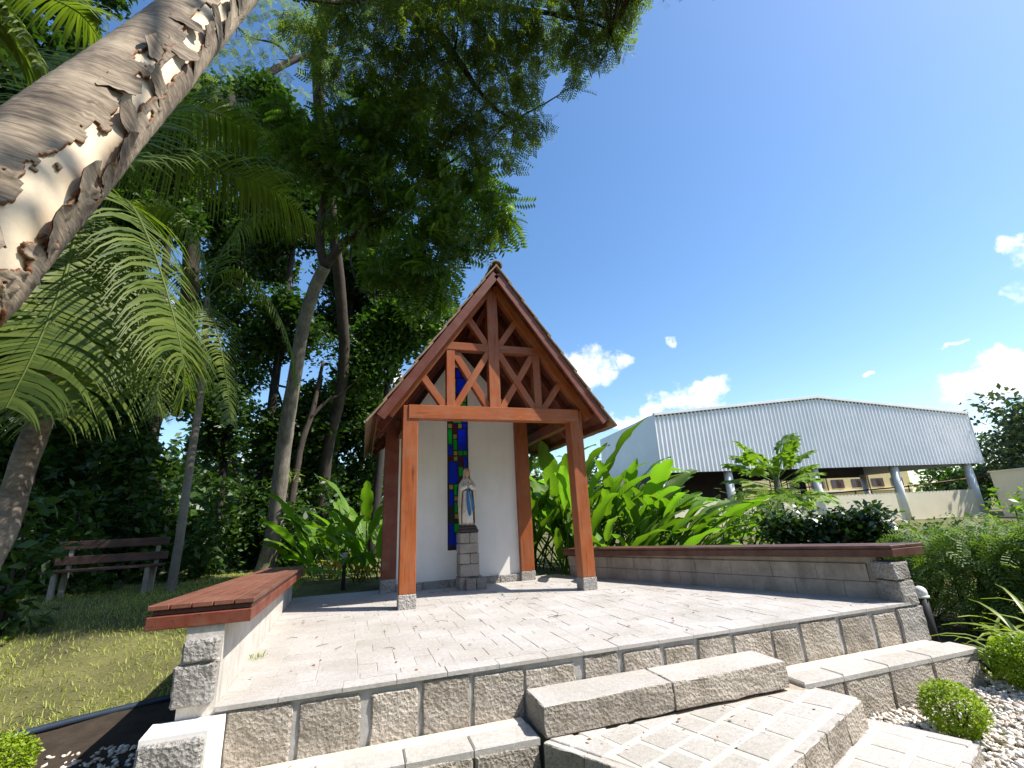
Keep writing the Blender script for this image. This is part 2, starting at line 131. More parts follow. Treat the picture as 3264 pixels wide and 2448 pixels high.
for d, h, u, rx, ry in DATA['clouds'] + extra:
    dd = wdot(wdir, d)
    den = wmath('MAXIMUM', dd, 0.02)
    a = wmath('DIVIDE', wmath('DIVIDE', wdot(wdir, h), den), rx)
    b = wmath('DIVIDE', wmath('DIVIDE', wdot(wdir, u), den), ry * 1.08)
    r = wmath('SQRT', wmath('ADD', wmath('MULTIPLY', a, a), wmath('MULTIPLY', b, b)))
    s = wmath('SUBTRACT', 1.0, r)
    s = wmath('MINIMUM', s, 0.95 if rx > .035 else 0.34)
    s = wmath('SUBTRACT', s, wmath('MULTIPLY', wmath('LESS_THAN', dd, 0.1), 50.0))
    field = s if field is None else wmath('MAXIMUM', field, s)
wob = wmath('MULTIPLY', wmath('SUBTRACT', nz.outputs[0], 0.5), 2.0)
wob2 = wmath('MULTIPLY', wmath('SUBTRACT', nz2.outputs[0], 0.5), 1.2)
tot = wmath('ADD', wmath('ADD', field, wob), wob2)
mask = wnode('ShaderNodeMapRange', interpolation_type='SMOOTHSTEP')
wl.new(tot, mask.inputs[0]); mask.inputs[1].default_value = -0.02; mask.inputs[2].default_value = 0.80
near = wnode('ShaderNodeMapRange'); wl.new(field, near.inputs[0])
near.inputs[1].default_value = -0.7; near.inputs[2].default_value = -0.2
mk = wmath('MULTIPLY', mask.outputs[0], near.outputs[0])
cr = wnode('ShaderNodeMapRange'); wl.new(nz2.outputs[0], cr.inputs[0])
cr.inputs[1].default_value = 0.3; cr.inputs[2].default_value = 0.6
cr.inputs[3].default_value = 0.78; cr.inputs[4].default_value = 1.0
bg_cloud = wnode('ShaderNodeBackground'); bg_cloud.inputs['Color'].default_value = (0.97, 0.985, 1.0, 1)
wl.new(cr.outputs[0], bg_cloud.inputs['Strength'])
mixw = wnode('ShaderNodeMixShader')
wl.new(mk, mixw.inputs[0]); wl.new(bg_sky.outputs[0], mixw.inputs[1]); wl.new(bg_cloud.outputs[0], mixw.inputs[2])
wout = wnode('ShaderNodeOutputWorld'); wl.new(mixw.outputs[0], wout.inputs['Surface'])

# ---------------------------------------------------------------- helpers
WLOC = {}
def tag(o, label=None, cat=None, group=None, kind=None):
    if label: o['label'] = label
    if cat: o['category'] = cat
    if group: o['group'] = group
    if kind: o['kind'] = kind
    return o
def empty(name, loc, label=None, cat=None, group=None):
    o = bpy.data.objects.new(name, None); COL.objects.link(o)
    o.empty_display_size = 0.2
    o.location = loc; WLOC[o.name] = Vector(loc)
    return tag(o, label, cat, group)
def link(name, me, mat=None, root=None, loc=(0, 0, 0), rot=None):
    """link a mesh; loc is a world position, the parent (if any) is unrotated"""
    o = bpy.data.objects.new(name, me); COL.objects.link(o)
    if mat is not None and len(me.materials) == 0: me.materials.append(mat)
    loc = Vector(loc)
    if root is not None:
        o.parent = root
        o.location = loc - WLOC[root.name]
    else: o.location = loc
    if rot is not None:
        if isinstance(rot, Matrix): o.rotation_euler = rot.to_euler()
        else: o.rotation_euler = rot
    WLOC[o.name] = loc
    return o
def mesh_py(name, V, F, smooth=False):
    me = bpy.data.meshes.new(name); me.from_pydata([tuple(v) for v in V], [], F); me.update()
    if smooth: me.polygons.foreach_set('use_smooth', [True] * len(me.polygons))
    return me
def mesh_np(name, V, Fq, smooth=False):
    """fast mesh from numpy arrays: V (n,3), Fq (m,k)"""
    V = np.asarray(V, np.float32); Fq = np.asarray(Fq, np.int32)
    me = bpy.data.meshes.new(name)
    m, k = Fq.shape
    me.vertices.add(len(V)); me.vertices.foreach_set('co', V.ravel())
    me.loops.add(m * k); me.loops.foreach_set('vertex_index', Fq.ravel())
    me.polygons.add(m)
    me.polygons.foreach_set('loop_start', np.arange(0, m * k, k, dtype=np.int32))
    me.polygons.foreach_set('loop_total', np.full(m, k, np.int32))
    if smooth: me.polygons.foreach_set('use_smooth', np.ones(m, bool))
    me.update(calc_edges=True)
    return me
def bm_mesh(name, bm, smooth=False):
    me = bpy.data.meshes.new(name); bm.normal_update(); bm.to_mesh(me); bm.free()
    if smooth: me.polygons.foreach_set('use_smooth', [True] * len(me.polygons))
    return me
def box_mesh(name, dx, dy, dz, bev=0.003, seg=1):
    bm = bmesh.new(); bmesh.ops.create_cube(bm, size=1.0)
    bmesh.ops.scale(bm, vec=(dx, dy, dz), verts=bm.verts)
    if bev > 0:
        bmesh.ops.bevel(bm, geom=bm.edges[:], offset=bev, segments=seg, affect='EDGES', profile=0.5)
    return bm_mesh(name, bm)
def box(name, x0, x1, y0, y1, z0, z1, mat, root=None, bev=0.003):
    me = box_mesh(name, x1 - x0, y1 - y0, z1 - z0, bev)
    return link(name, me, mat, root, ((x0 + x1) / 2, (y0 + y1) / 2, (z0 + z1) / 2))
def beam(name, p0, p1, w, d, mat, root, side=(0, 1, 0), bev=0.004):
    """board from p0 to p1; d is its size along 'side', w the other way; local X runs along it"""
    p0, p1 = Vector(p0), Vector(p1); X = (p1 - p0); L = X.length; X.normalize()
    Y = Vector(side); Y = (Y - X * Y.dot(X)).normalized(); Z = X.cross(Y)
    me = box_mesh(name, L, d, w, bev)
    R = Matrix((X, Y, Z)).transposed()
    return link(name, me, mat, root, (p0 + p1) / 2, R)
def prism_y(name, poly, y0, y1, mat, root=None):
    """polygon in x,z pushed from y0 to y1"""
    n = len(poly)
    V = [(x, y0, z) for x, z in poly] + [(x, y1, z) for x, z in poly]
    F = [list(range(n)), list(range(2 * n - 1, n - 1, -1))] + [[(i + 1) % n, i, n + i, n + (i + 1) % n] for i in range(n)]
    me = mesh_py(name, V, F); bm = bmesh.new(); bm.from_mesh(me); bmesh.ops.recalc_face_normals(bm, faces=bm.faces); bm.to_mesh(me); bm.free()
    return me
def prism_z(name, poly, z0, z1):
    n = len(poly)
    V = [(p[0], p[1], z0) for p in poly] + [(p[0], p[1], z1) for p in poly]
    F = [list(range(n)), list(range(2 * n - 1, n - 1, -1))] + [[(i + 1) % n, i, n + i, n + (i + 1) % n] for i in range(n)]
    me = mesh_py(name, V, F); bm = bmesh.new(); bm.from_mesh(me); bmesh.ops.recalc_face_normals(bm, faces=bm.faces); bm.to_mesh(me); bm.free()
    return me
def tube(name, pts, rad, n=8, smooth=True, rough=0.0, cap=True, seed=0, sub=1):
    pts = [Vector(p) for p in pts]
    if sub > 1:
        P2, R2 = [], []
        for i in range(len(pts) - 1):
            a = pts[max(i - 1, 0)]; b = pts[i]; c = pts[i + 1]; d = pts[min(i + 2, len(pts) - 1)]
            for j in range(sub):
                t = j / sub
                P2.append(0.5 * ((2 * b) + (c - a) * t + (2 * a - 5 * b + 4 * c - d) * t * t + (3 * b - a - 3 * c + d) * t ** 3))
                R2.append(rad[i] * (1 - t) + rad[i + 1] * t)
        P2.append(pts[-1]); R2.append(rad[-1]); pts, rad = P2, R2
    V, F = [], []
    prev = None
    for i, p in enumerate(pts):
        T = (pts[min(i + 1, len(pts) - 1)] - pts[max(i - 1, 0)]).normalized()
        if prev is None:
            A = T.orthogonal().normalized()
        else:
            A = (prev - T * prev.dot(T)).normalized()
        prev = A; B = T.cross(A)
        for k in range(n):
            a = 2 * math.pi * k / n
            r = rad[i]
            d = A * math.cos(a) + B * math.sin(a)
            if rough: r *= 1 + rough * mnoise.noise((p + d * r) * (0.9 / max(rad[0], .02)) + Vector((seed, 0, 0)))
            V.append(p + d * r)
    m = len(pts)
    for i in range(m - 1):
        for k in range(n):
            a = i * n + k; b = i * n + (k + 1) % n
            F.append([a, b, b + n, a + n])
    if cap: F.append(list(range(n))[::-1]); F.append([(m - 1) * n + k for k in range(n)])
    return mesh_py(name, V, F, smooth)
def merge(name, meshes, smooth=False):
    bm = bmesh.new()
    for m in meshes: bm.from_mesh(m)
    me = bpy.data.meshes.new(name); bm.to_mesh(me); bm.free()
    if smooth: me.polygons.foreach_set('use_smooth', [True] * len(me.polygons))
    return me
def copy_tree(root, loc, rotz=0.0, scale=1.0):
    r = root.copy(); COL.objects.link(r); r.location = loc; r.rotation_euler = (0, 0, rotz); r.scale = (scale,) * 3
    WLOC[r.name] = Vector(loc)
    for ch in list(root.children):
        c = ch.copy(); COL.objects.link(c); c.parent = r
        for g in list(ch.children):
            d = g.copy(); COL.objects.link(d); d.parent = c
    return r
def rough_block(name, dx, dy, dz, seed=0, amp=0.012, cuts=5, bev=0.012, mats=None):
    bm = bmesh.new(); bmesh.ops.create_cube(bm, size=1.0)
    bmesh.ops.scale(bm, vec=(dx, dy, dz), verts=bm.verts)
    bmesh.ops.bevel(bm, geom=bm.edges[:], offset=min(bev, dx * .2, dy * .2, dz * .2), segments=1, affect='EDGES')
    bmesh.ops.subdivide_edges(bm, edges=[e for e in bm.edges if e.calc_length() > .06], cuts=cuts, use_grid_fill=True)
    off = Vector((seed * 3.7, seed * 1.3, seed * 2.1))
    for v in bm.verts:
        q = v.co * 9 + off
        n = Vector((mnoise.noise(q), mnoise.noise(q + Vector((31, 0, 0))), mnoise.noise(q + Vector((0, 47, 0)))))
        q2 = v.co * 28 + off
        n2 = Vector((mnoise.noise(q2), mnoise.noise(q2 + Vector((31, 0, 0))), mnoise.noise(q2 + Vector((0, 47, 0)))))
        k_ = .3 if v.co.z > dz * .5 - .004 else 1.0
        v.co += (n * amp + n2 * amp * .55) * k_
    bmesh.ops.triangulate(bm, faces=[f for f in bm.faces if len(f.verts) > 4])
    me = bm_mesh(name, bm)
    if mats:                                   # sawn top of another finish than the split sides
        for m in mats: me.materials.append(m)
        for p in me.polygons:
            if p.normal.z > .75 and p.center.z > dz * .3: p.material_index = 1
    return me
def smooth01(t): t = max(0.0, min(1.0, t)); return t * t * (3 - 2 * t)
def H(x, y):
    h = -0.62 + 0.57 * smooth01((y + 1.5) / 4.8)
    far = smooth01((math.hypot(x, y) - 9) / 14)
    h = h * (1 - far) + far * (-0.70 if x > 0 else -0.05)
    w = smooth01((x - 5.0) / 4.0) * (1 - far)
    return h * (1 - w) + w * -0.55

# ---------------------------------------------------------------- materials
def mat_new(name):
    m = bpy.data.materials.new(name); m.use_nodes = True
    nt = m.node_tree; b = nt.nodes['Principled BSDF']
    return m, nt, b
class NT:
    def __init__(s, nt): s.nt = nt; s.n = nt.nodes; s.l = nt.links
    def node(s, t, ins=None, **kw):
        n = s.n.new(t)
        for k, v in kw.items(): setattr(n, k, v)
        for k, v in (ins or {}).items():
            if hasattr(v, 'links') or isinstance(v, bpy.types.NodeSocket): s.l.new(v, n.inputs[k])
            else: n.inputs[k].default_value = v
        return n
    def coord(s, which='Object', scale=(1, 1, 1), rot=(0, 0, 0)):
        t = s.node('ShaderNodeTexCoord')
        m = s.node('ShaderNodeMapping', {'Vector': t.outputs[which], 'Scale': scale, 'Rotation': rot})
        return m.outputs[0]
    def geo(s, scale=(1, 1, 1)):
        g = s.node('ShaderNodeNewGeometry')
        return s.node('ShaderNodeMapping', {'Vector': g.outputs['Position'], 'Scale': scale}).outputs[0]
    def noise(s, vec, scale, detail=4, rough=.55, dist=0):
        return s.node('ShaderNodeTexNoise', {'Vector': vec, 'Scale': scale, 'Detail': detail, 'Roughness': rough, 'Distortion': dist}).outputs[0]
    def ramp(s, fac, stops):
        r = s.node('ShaderNodeValToRGB'); s.l.new(fac, r.inputs[0])
        e = r.color_ramp.elements
        while len(e) > 1: e.remove(e[-1])
        e[0].position = stops[0][0]; e[0].color = (*stops[0][1], 1)
        for p, c in stops[1:]:
            x = e.new(p); x.color = (*c, 1)
        return r.outputs[0]
    def mix(s, fac, a, b, blend='MIX'):
        m = s.node('ShaderNodeMix', data_type='RGBA', blend_type=blend)
        for sock, v in ((m.inputs[0], fac), (m.inputs[6], a), (m.inputs[7], b)):
            if isinstance(v, bpy.types.NodeSocket): s.l.new(v, sock)
            elif isinstance(v, (int, float)): sock.default_value = v
            else: sock.default_value = (*v, 1)
        return m.outputs[2]
    def math(s, op, a, b=0.0, clamp=False):
        m = s.node('ShaderNodeMath', operation=op, use_clamp=clamp)
        for i, v in enumerate((a, b)):
            if isinstance(v, bpy.types.NodeSocket): s.l.new(v, m.inputs[i])
            else: m.inputs[i].default_value = v
        return m.outputs[0]
    def bump(s, h, strength=.3, dist=.01, normal=None):
        b = s.node('ShaderNodeBump', {'Height': h, 'Strength': strength, 'Distance': dist})
        if normal is not None: s.l.new(normal, b.inputs['Normal'])
        return b.outputs[0]
def setc(nt, b, sock, v):
    if isinstance(v, bpy.types.NodeSocket): nt.links.new(v, b.inputs[sock])
    elif isinstance(v, (int, float)): b.inputs[sock].default_value = v
    else: b.inputs[sock].default_value = (*v, 1)

def m_wood(name, c1, c2, rough=.42, grain=1.0):
    m, nt, b = mat_new(name); N = NT(nt)
    oi = N.node('ShaderNodeObjectInfo')
    v = N.node('ShaderNodeVectorMath', {0: N.coord('Object', (1.2, 11, 11)), 1: oi.outputs['Location']}, operation='ADD').outputs[0]
    g1 = N.noise(v, 2.2 * grain, 5, .6, .6)
    g2 = N.noise(N.coord('Object', (2.5, 70, 70)), 2.0, 4, .6)
    big = N.noise(N.coord('Object', (.8, 1.6, 1.6)), 1.3, 2)
    f = N.math('ADD', N.math('MULTIPLY', g1, .62), N.math('MULTIPLY', g2, .38))
    col = N.ramp(f, [(.30, c1), (.50, tuple((a + d) / 2 for a, d in zip(c1, c2))), (.68, c2)])
    col = N.mix(N.math('MULTIPLY', big, .35), col, tuple(a * .55 for a in c1))
    ck = N.ramp(N.noise(N.node('ShaderNodeVectorMath', {0: N.coord('Object', (.9, 26, 26)), 1: oi.outputs['Location']}, operation='ADD').outputs[0], 1.7, 3, .6), [(.60, (1, 1, 1)), (.70, (.38, .34, .32))])
    col = N.mix(1.0, col, ck, 'MULTIPLY')
    dust = N.noise(N.geo((1, 1, 1)), 5.0, 5, .65)
    col = N.mix(N.math('MULTIPLY', N.math('SUBTRACT', dust, .42, True), .8), col, (.33, .22, .15))
    hue = N.node('ShaderNodeHueSaturation', {'Color': col, 'Value': N.math('ADD', .86, N.math('MULTIPLY', oi.outputs['Random'], .28))})
    setc(nt, b, 'Base Color', hue.outputs[0]); b.inputs['Roughness'].default_value = rough
    b.inputs['Specular IOR Level'].default_value = .35
    setc(nt, b, 'Normal', N.bump(f, .25, .004))
    return m
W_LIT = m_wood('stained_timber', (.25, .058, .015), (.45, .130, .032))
W_DARK = m_wood('shaded_red_brown_timber', (.135, .030, .017), (.18, .046, .026), .5)  # darker timber copy: shade on roof underside and rear post is in its colour
W_SEAT = m_wood('seat_plank_timber', (.15, .055, .034), (.23, .092, .060), .55)
W_BROWN = m_wood('shaded_brown_timber', (.075, .026, .018), (.11, .04, .027), .5)  # dark brown holds the shade of the right coping and the gable
W_OLD = m_wood('weathered_dark_timber', (.075, .035, .028), (.11, .055, .045), .6)

def m_granite(name, base, dark, light, scale=1.0, bump=.9, stain=.5):
    m, nt, b = mat_new(name); N = NT(nt); oi = N.node('ShaderNodeObjectInfo')
    v = N.node('ShaderNodeVectorMath', {0: N.geo(), 1: N.node('ShaderNodeVectorMath', {0: oi.outputs['Random'], 1: (7, 3, 5)}, operation='MULTIPLY').outputs[0]}, operation='ADD').outputs[0]
    sp = N.noise(v, 210 * scale, 2, .7)
    mid = N.noise(v, 62 * scale, 6, .72)
    big = N.noise(v, 5 * scale, 4, .6)
    col = N.ramp(sp, [(.32, dark), (.44, base), (.56, base), (.70, light)])
    col = N.mix(N.math('MULTIPLY', mid, .5), col, base)
    tint = N.ramp(big, [(.35, (.78, .74, .68)), (.6, (1.06, 1.03, 1.0))])
    col = N.mix(1.0, col, tint, 'MULTIPLY')
    st = N.ramp(N.noise(v, 2.6, 6, .72), [(.52, (0, 0, 0)), (.66, (1, 1, 1))])
    col = N.mix(N.math('MULTIPLY', st, stain), col, (.13, .105, .08))
    hue = N.node('ShaderNodeHueSaturation', {'Color': col, 'Value': N.math('ADD', .84, N.math('MULTIPLY', oi.outputs['Random'], .3))})
    setc(nt, b, 'Base Color', hue.outputs[0]); b.inputs['Roughness'].default_value = .85
    vo = N.node('ShaderNodeTexVoronoi', {'Vector': N.node('ShaderNodeVectorMath', {0: v, 1: N.node('ShaderNodeVectorMath', {0: N.node('ShaderNodeTexNoise', {'Vector': v, 'Scale': 30.0}).outputs['Color'], 1: (.03, .03, .03)}, operation='MULTIPLY').outputs[0]}, operation='ADD').outputs[0], 'Scale': 46.0 * scale}).outputs['Distance']
    h = N.math('ADD', N.math('ADD', N.math('MULTIPLY', mid, .7), N.math('MULTIPLY', vo, .9)), N.math('MULTIPLY', sp, .3))
    col = N.mix(1.0, hue.outputs[0], N.ramp(N.math('ADD', vo, N.math('MULTIPLY', mid, .4)), [(.25, (.80, .79, .77)), (.7, (1.08, 1.07, 1.05))]), 'MULTIPLY')
    setc(nt, b, 'Base Color', col)
    setc(nt, b, 'Normal', N.bump(h, bump, .024))
    return m
G_ROUGH = m_granite('rough_granite', (.46, .42, .37), (.15, .135, .12), (.68, .64, .57), stain=.3, bump=1.0)
G_GREY = m_granite('grey_granite', (.38, .37, .36), (.10, .10, .10), (.62, .61, .60), stain=.2)
G_PED = m_granite('pedestal_granite', (.30, .28, .26), (.14, .13, .12), (.42, .40, .38), bump=.4, stain=.25)

def m_paver(name, base, island=False, rough_bump=.35):
    m, nt, b = mat_new(name); N = NT(nt)
    v = N.geo()
    sp = N.noise(v, 240, 2, .75); mid = N.noise(v, 36, 5, .7); big = N.noise(v, 1.6, 5, .6)
    if island: rv = N.node('ShaderNodeNewGeometry').outputs['Random Per Island']
    else: rv = N.node('ShaderNodeObjectInfo').outputs['Random']
    col = N.ramp(sp, [(.28, tuple(c * .38 for c in base)), (.42, tuple(c * .9 for c in base)), (.58, base), (.72, tuple(min(1, c * 1.35) for c in base))])
    col = N.mix(1.0, col, N.ramp(mid, [(.3, (.80, .79, .78)), (.6, (1.05, 1.04, 1.04))]), 'MULTIPLY')
    col = N.mix(1.0, col, N.ramp(big, [(.35, (.86, .83, .78)), (.62, (1.05, 1.03, 1.03))]), 'MULTIPLY')
    dirt = N.ramp(N.noise(v, 7, 7, .75), [(.60, (0, 0, 0)), (.72, (1, 1, 1))])
    col = N.mix(N.math('MULTIPLY', dirt, .35), col, (.16, .12, .09))
    hue = N.node('ShaderNodeHueSaturation', {'Color': col, 'Value': N.math('ADD', .95, N.math('MULTIPLY', rv, .1))})
    setc(nt, b, 'Base Color', hue.outputs[0]); b.inputs['Roughness'].default_value = .8
    h = N.math('ADD', mid, N.math('MULTIPLY', sp, .5))
    setc(nt, b, 'Normal', N.bump(h, rough_bump, .006))
    return m
P_PAVE = m_paver('flamed_granite_paver', (.46, .445, .425))
P_PAVE_I = m_paver('flamed_granite_paver_field', (.46, .445, .425), True)
P_STEP = m_paver('step_stone', (.47, .455, .425), False, .6)

def m_plain(name, c, rough=.8, var=.18, nscale=6.0, bump=.15, spec=.3, stain=None, metallic=0):
    m, nt, b = mat_new(name); N = NT(nt); v = N.geo()
    n1 = N.noise(v, nscale, 6, .65); n2 = N.noise(v, nscale * 14, 3, .6)
    col = N.mix(1.0, c, N.ramp(n1, [(.3, (1 - var,) * 3), (.65, (1 + var * .4,) * 3)]), 'MULTIPLY')
    col = N.mix(1.0, col, N.ramp(n2, [(.3, (1 - var * .4,) * 3), (.65, (1,) * 3)]), 'MULTIPLY')
    if stain:
        s = N.ramp(N.noise(N.geo((1.6, 1.6, .35)), 4.0, 6, .7), [(.5, (0, 0, 0)), (.68, (1, 1, 1))])
        col = N.mix(N.math('MULTIPLY', s, stain[1]), col, stain[0])
    setc(nt, b, 'Base Color', col); b.inputs['Roughness'].default_value = rough
    b.inputs['Specular IOR Level'].default_value = spec; b.inputs['Metallic'].default_value = metallic
    if bump: setc(nt, b, 'Normal', N.bump(N.math('ADD', n1, n2), bump, .006))
    return m
M_MORTAR = m_plain('mortar', (.52, .45, .36), .9, .3, 9, .5, stain=((.16, .11, .07), .55))
M_JOINT = m_plain('paving_joint', (.43, .41, .385), .9, .25, 9, .4)
M_MORTAR_L = m_plain('light_mortar', (.62, .56, .465), .9, .2, 9, .5, stain=((.3, .22, .14), .3))
M_PLASTER_W = m_plain('white_wall_plaster', (.80, .77, .72), .85, .06, 2.2, .06, stain=((.42, .37, .31), .12))
M_RENDER = m_plain('whitewashed_render', (.60, .56, .50), .9, .25, 5, .5, stain=((.20, .15, .11), .4))
M_BLOCK = m_plain('grey_cement_render', (.37, .32, .265), .9, .3, 4, .5, stain=((.12, .095, .075), .5))
M_SOIL = m_plain('soil', (.05, .036, .025), .95, .4, 8, .8)
M_BLACK = m_plain('black_lead', (.012, .012, .013), .5, .1, 5, 0)
M_DARKMETAL = m_plain('dark_metal', (.035, .032, .035), .5, .2, 5, 0)
M_STATUE = m_plain('aged_cream_paint', (.66, .57, .43), .55, .25, 14, .1, stain=((.30, .22, .14), .35))
M_GOWN = m_plain('pale_gown_paint', (.70, .65, .56), .5, .18, 14, .1)
M_BLUE = m_plain('blue_sash_paint', (.035, .15, .36), .45, .2, 20, .05)
M_SKIN = m_plain('painted_skin', (.48, .31, .22), .5, .15, 20, 0)
M_BASE = m_plain('dark_statue_base', (.055, .038, .034), .5, .3, 20, .2)
M_TILE = m_plain('clay_roof_tile', (.30, .205, .13), .85, .35, 10, .4, stain=((.10, .085, .06), .5))
M_CREAM = m_plain('cream_painted_wall', (.80, .72, .53), .85, .07, 1.2, .03)
M_YELLOW = m_plain('yellow_painted_wall', (.62, .50, .25), .85, .08, 1.2, .03)
M_WHITECOL = m_plain('white_painted_concrete', (.80, .80, .77), .7, .14, 1.5, .05)
M_HALLDARK = m_plain('shaded_hall_interior', (.10, .085, .085), .8, .2, 1.5, 0)  # dark colour stands for the shade inside the hall
M_FLOORHALL = m_plain('hall_floor', (.22, .2, .18), .8, .2, 1, 0)
M_BROWNPIPE = m_plain('brown_rail_paint', (.16, .07, .045), .6, .2, 5, 0)
M_WHITEP = m_plain('white_plastic', (.75, .75, .72), .35, .08, 20, 0)
M_HOSE = m_plain('dark_blue_edging', (.03, .045, .07), .4, .2, 8, 0)
def m_sheet():
    m, nt, b = mat_new('galvanised_sheet'); N = NT(nt); v = N.geo()
    n = N.noise(v, .7, 5, .6)
    setc(nt, b, 'Base Color', N.ramp(n, [(.3, (.74, .75, .78)), (.7, (.82, .83, .86))]))
    b.inputs['Metallic'].default_value = .0; b.inputs['Roughness'].default_value = .4
    return m
M_SHEET = m_sheet()

def m_leaf(name, c1, c2, trans=.35, rough=.45, yellow=None, spec=.4, veins=False):
    """thin leaf: diffuse/gloss front plus light coming through, varied per leaf"""
    m, nt, b = mat_new(name); N = NT(nt)
    rv = N.node('ShaderNodeNewGeometry').outputs['Random Per Island']
    oi = N.node('ShaderNodeObjectInfo').outputs['Random']
    pos = N.noise(N.geo(), 1.4, 3, .6)
    f = N.math('ADD', N.math('MULTIPLY', rv, .6), N.math('MULTIPLY', pos, .4))
    f = N.math('ADD', N.math('MULTIPLY', f, .8), N.math('MULTIPLY', oi, .2))
    stops = [(.2, c1), (.75, c2)]
    if yellow: stops.append((.93, yellow))
    col = N.ramp(f, stops)
    setc(nt, b, 'Base Color', col); b.inputs['Roughness'].default_value = rough
    b.inputs['Specular IOR Level'].default_value = spec
    if veins:
        vv = N.coord('Object', (1, 1, 1), (0, 0, 0))
        wv = N.node('ShaderNodeTexWave', {'Vector': vv, 'Scale': 16.0, 'Distortion': 2.5, 'Detail': 2.0}, bands_direction='X').outputs[1]
        col = N.mix(1.0, col, N.ramp(wv, [(.1, (.78, .80, .75)), (.8, (1.06, 1.05, 1.0))]), 'MULTIPLY')
        age = N.ramp(N.noise(N.coord('Object', (3, 6, 3)), 2.2, 5, .7), [(.60, (0, 0, 0)), (.70, (1, 1, 1))])
        agek = N.math('MULTIPLY', age, N.math('MULTIPLY', N.math('GREATER_THAN', oi, .45), .75))
        col = N.mix(agek, col, (.24, .19, .035))
        col = N.node('ShaderNodeHueSaturation', {'Color': col, 'Value': N.math('ADD', .62, N.math('MULTIPLY', oi, .7)), 'Hue': N.math('ADD', .488, N.math('MULTIPLY', oi, .02))}).outputs[0]
        setc(nt, b, 'Base Color', col)
        setc(nt, b, 'Normal', N.bump(wv, .35, .01))
    tcol = N.mix(1.0, col, (1.7, 1.9, .55), 'MULTIPLY')
    t = N.node('ShaderNodeBsdfTranslucent', {'Color': tcol})
    mx = N.node('ShaderNodeMixShader', {0: trans, 1: b.outputs[0], 2: t.outputs[0]})
    out = nt.nodes['Material Output']; nt.links.new(mx.outputs[0], out.inputs['Surface'])
    return m
L_DARK = m_leaf('dark_broad_leaf', (.018, .045, .011), (.065, .125, .025), .3, .45, (.10, .13, .03))
L_MID = m_leaf('mid_green_leaf', (.03, .075, .015), (.075, .15, .03), .35, .45)
L_PINN = m_leaf('pinnate_leaf', (.03, .07, .014), (.11, .175, .026), .48, .35, (.26, .30, .03))
L_FEATH = m_leaf('bipinnate_leaf', (.05, .085, .02), (.14, .18, .045), .5, .5, (.20, .19, .06))
L_PALE = m_leaf('pale_feathery_leaf', (.10, .135, .085), (.18, .22, .14), .45, .6)
L_PALM = m_leaf('palm_leaflet', (.055, .095, .012), (.17, .215, .035), .38, .55)
L_HELI = m_leaf('heliconia_leaf', (.05, .125, .012), (.15, .27, .03), .42, .48, (.22, .32, .04), .35, True)
L_YELL = m_leaf('yellowing_leaf', (.38, .24, .02), (.45, .34, .04), .4, .5)
L_PAPA = m_leaf('lobed_leaf', (.10, .19, .025), (.21, .31, .05), .35, .45)
L_BOX = m_leaf('clipped_shrub_leaf', (.11, .20, .008), (.30, .38, .02), .3, .45)
L_HEDGE = m_leaf('dark_hedge_leaf', (.015, .04, .012), (.04, .08, .022), .2, .28, None, .6)
L_FERN = m_leaf('feathery_shrub_leaf', (.06, .115, .025), (.17, .25, .06), .35, .55)
L_STRAP = m_leaf('strap_leaf', (.13, .20, .025), (.30, .35, .07), .3, .4, (.32, .26, .06))
L_GRASS = m_leaf('grass_blade', (.18, .25, .035), (.42, .44, .11), .3, .6)
L_POD = m_leaf('dry_pod', (.13, .085, .04), (.24, .17, .08), .2, .6)
L_SUNLIT = m_leaf('sunlit_pinnate_leaf', (.14, .21, .02), (.28, .36, .04), .5, .4)  # lighter copy of the pinnate leaf, sunlight put into the colour
L_FAR = m_leaf('far_tree_leaf', (.03, .055, .03), (.075, .105, .05), .25, .6)
def m_bark(name, c1, c2, scale=1.0, stretch=.25, bump=.8):
    m, nt, b = mat_new(name); N = NT(nt)
    v = N.geo((1, 1, stretch))
    n = N.noise(v, 16 * scale, 7, .7, .4); n2 = N.noise(N.geo(), 2.5 * scale, 5, .65)
    col = N.ramp(N.math('ADD', N.math('MULTIPLY', n, .55), N.math('MULTIPLY', n2, .45)), [(.35, c1), (.6, c2)])
    setc(nt, b, 'Base Color', col); b.inputs['Roughness'].default_value = .9
    setc(nt, b, 'Normal', N.bump(n, bump, .02))
    return m
B_GREY = m_bark('grey_brown_bark', (.07, .055, .04), (.27, .235, .185))
B_DARK = m_bark('dark_branch_bark', (.022, .016, .012), (.075, .056, .042))
B_BLACK = m_bark('shaded_bark', (.014, .011, .009), (.04, .032, .025))  # near-black bark: shade on the rear trunks is put into its colour
B_PALM = m_bark('mottled_palm_bark', (.08, .055, .045), (.30, .25, .20), .7, 2.5)
B_RING = m_bark('ringed_palm_bark', (.10, .085, .07), (.24, .21, .17), 1.0, 4.0, .5)
def m_paperbark():
    m, nt, b = mat_new('grey_outer_bark'); N = NT(nt)
    # fine streaks running round the trunk
    v = N.coord('Object', (1.0, 1.0, 6.0), (0.25, -0.15, 0))
    s1 = N.noise(v, 9, 6, .7, .5); s2 = N.noise(N.coord('Object', (2, 2, 22), (0.25, -.15, 0)), 6, 5, .7)
    big = N.noise(N.coord('Object'), 3.2, 4, .6)
    f = N.math('ADD', N.math('MULTIPLY', s1, .40), N.math('ADD', N.math('MULTIPLY', s2, .22), N.math('MULTIPLY', big, .38)))
    col = N.ramp(f, [(.38, (.05, .036, .025)), (.46, (.15, .112, .075)), (.54, (.30, .235, .16)), (.67, (.46, .375, .265))])
    setc(nt, b, 'Base Color', col); b.inputs['Roughness'].default_value = .85
    setc(nt, b, 'Normal', N.bump(f, .6, .012))
    return m
B_PAPER = m_paperbark()
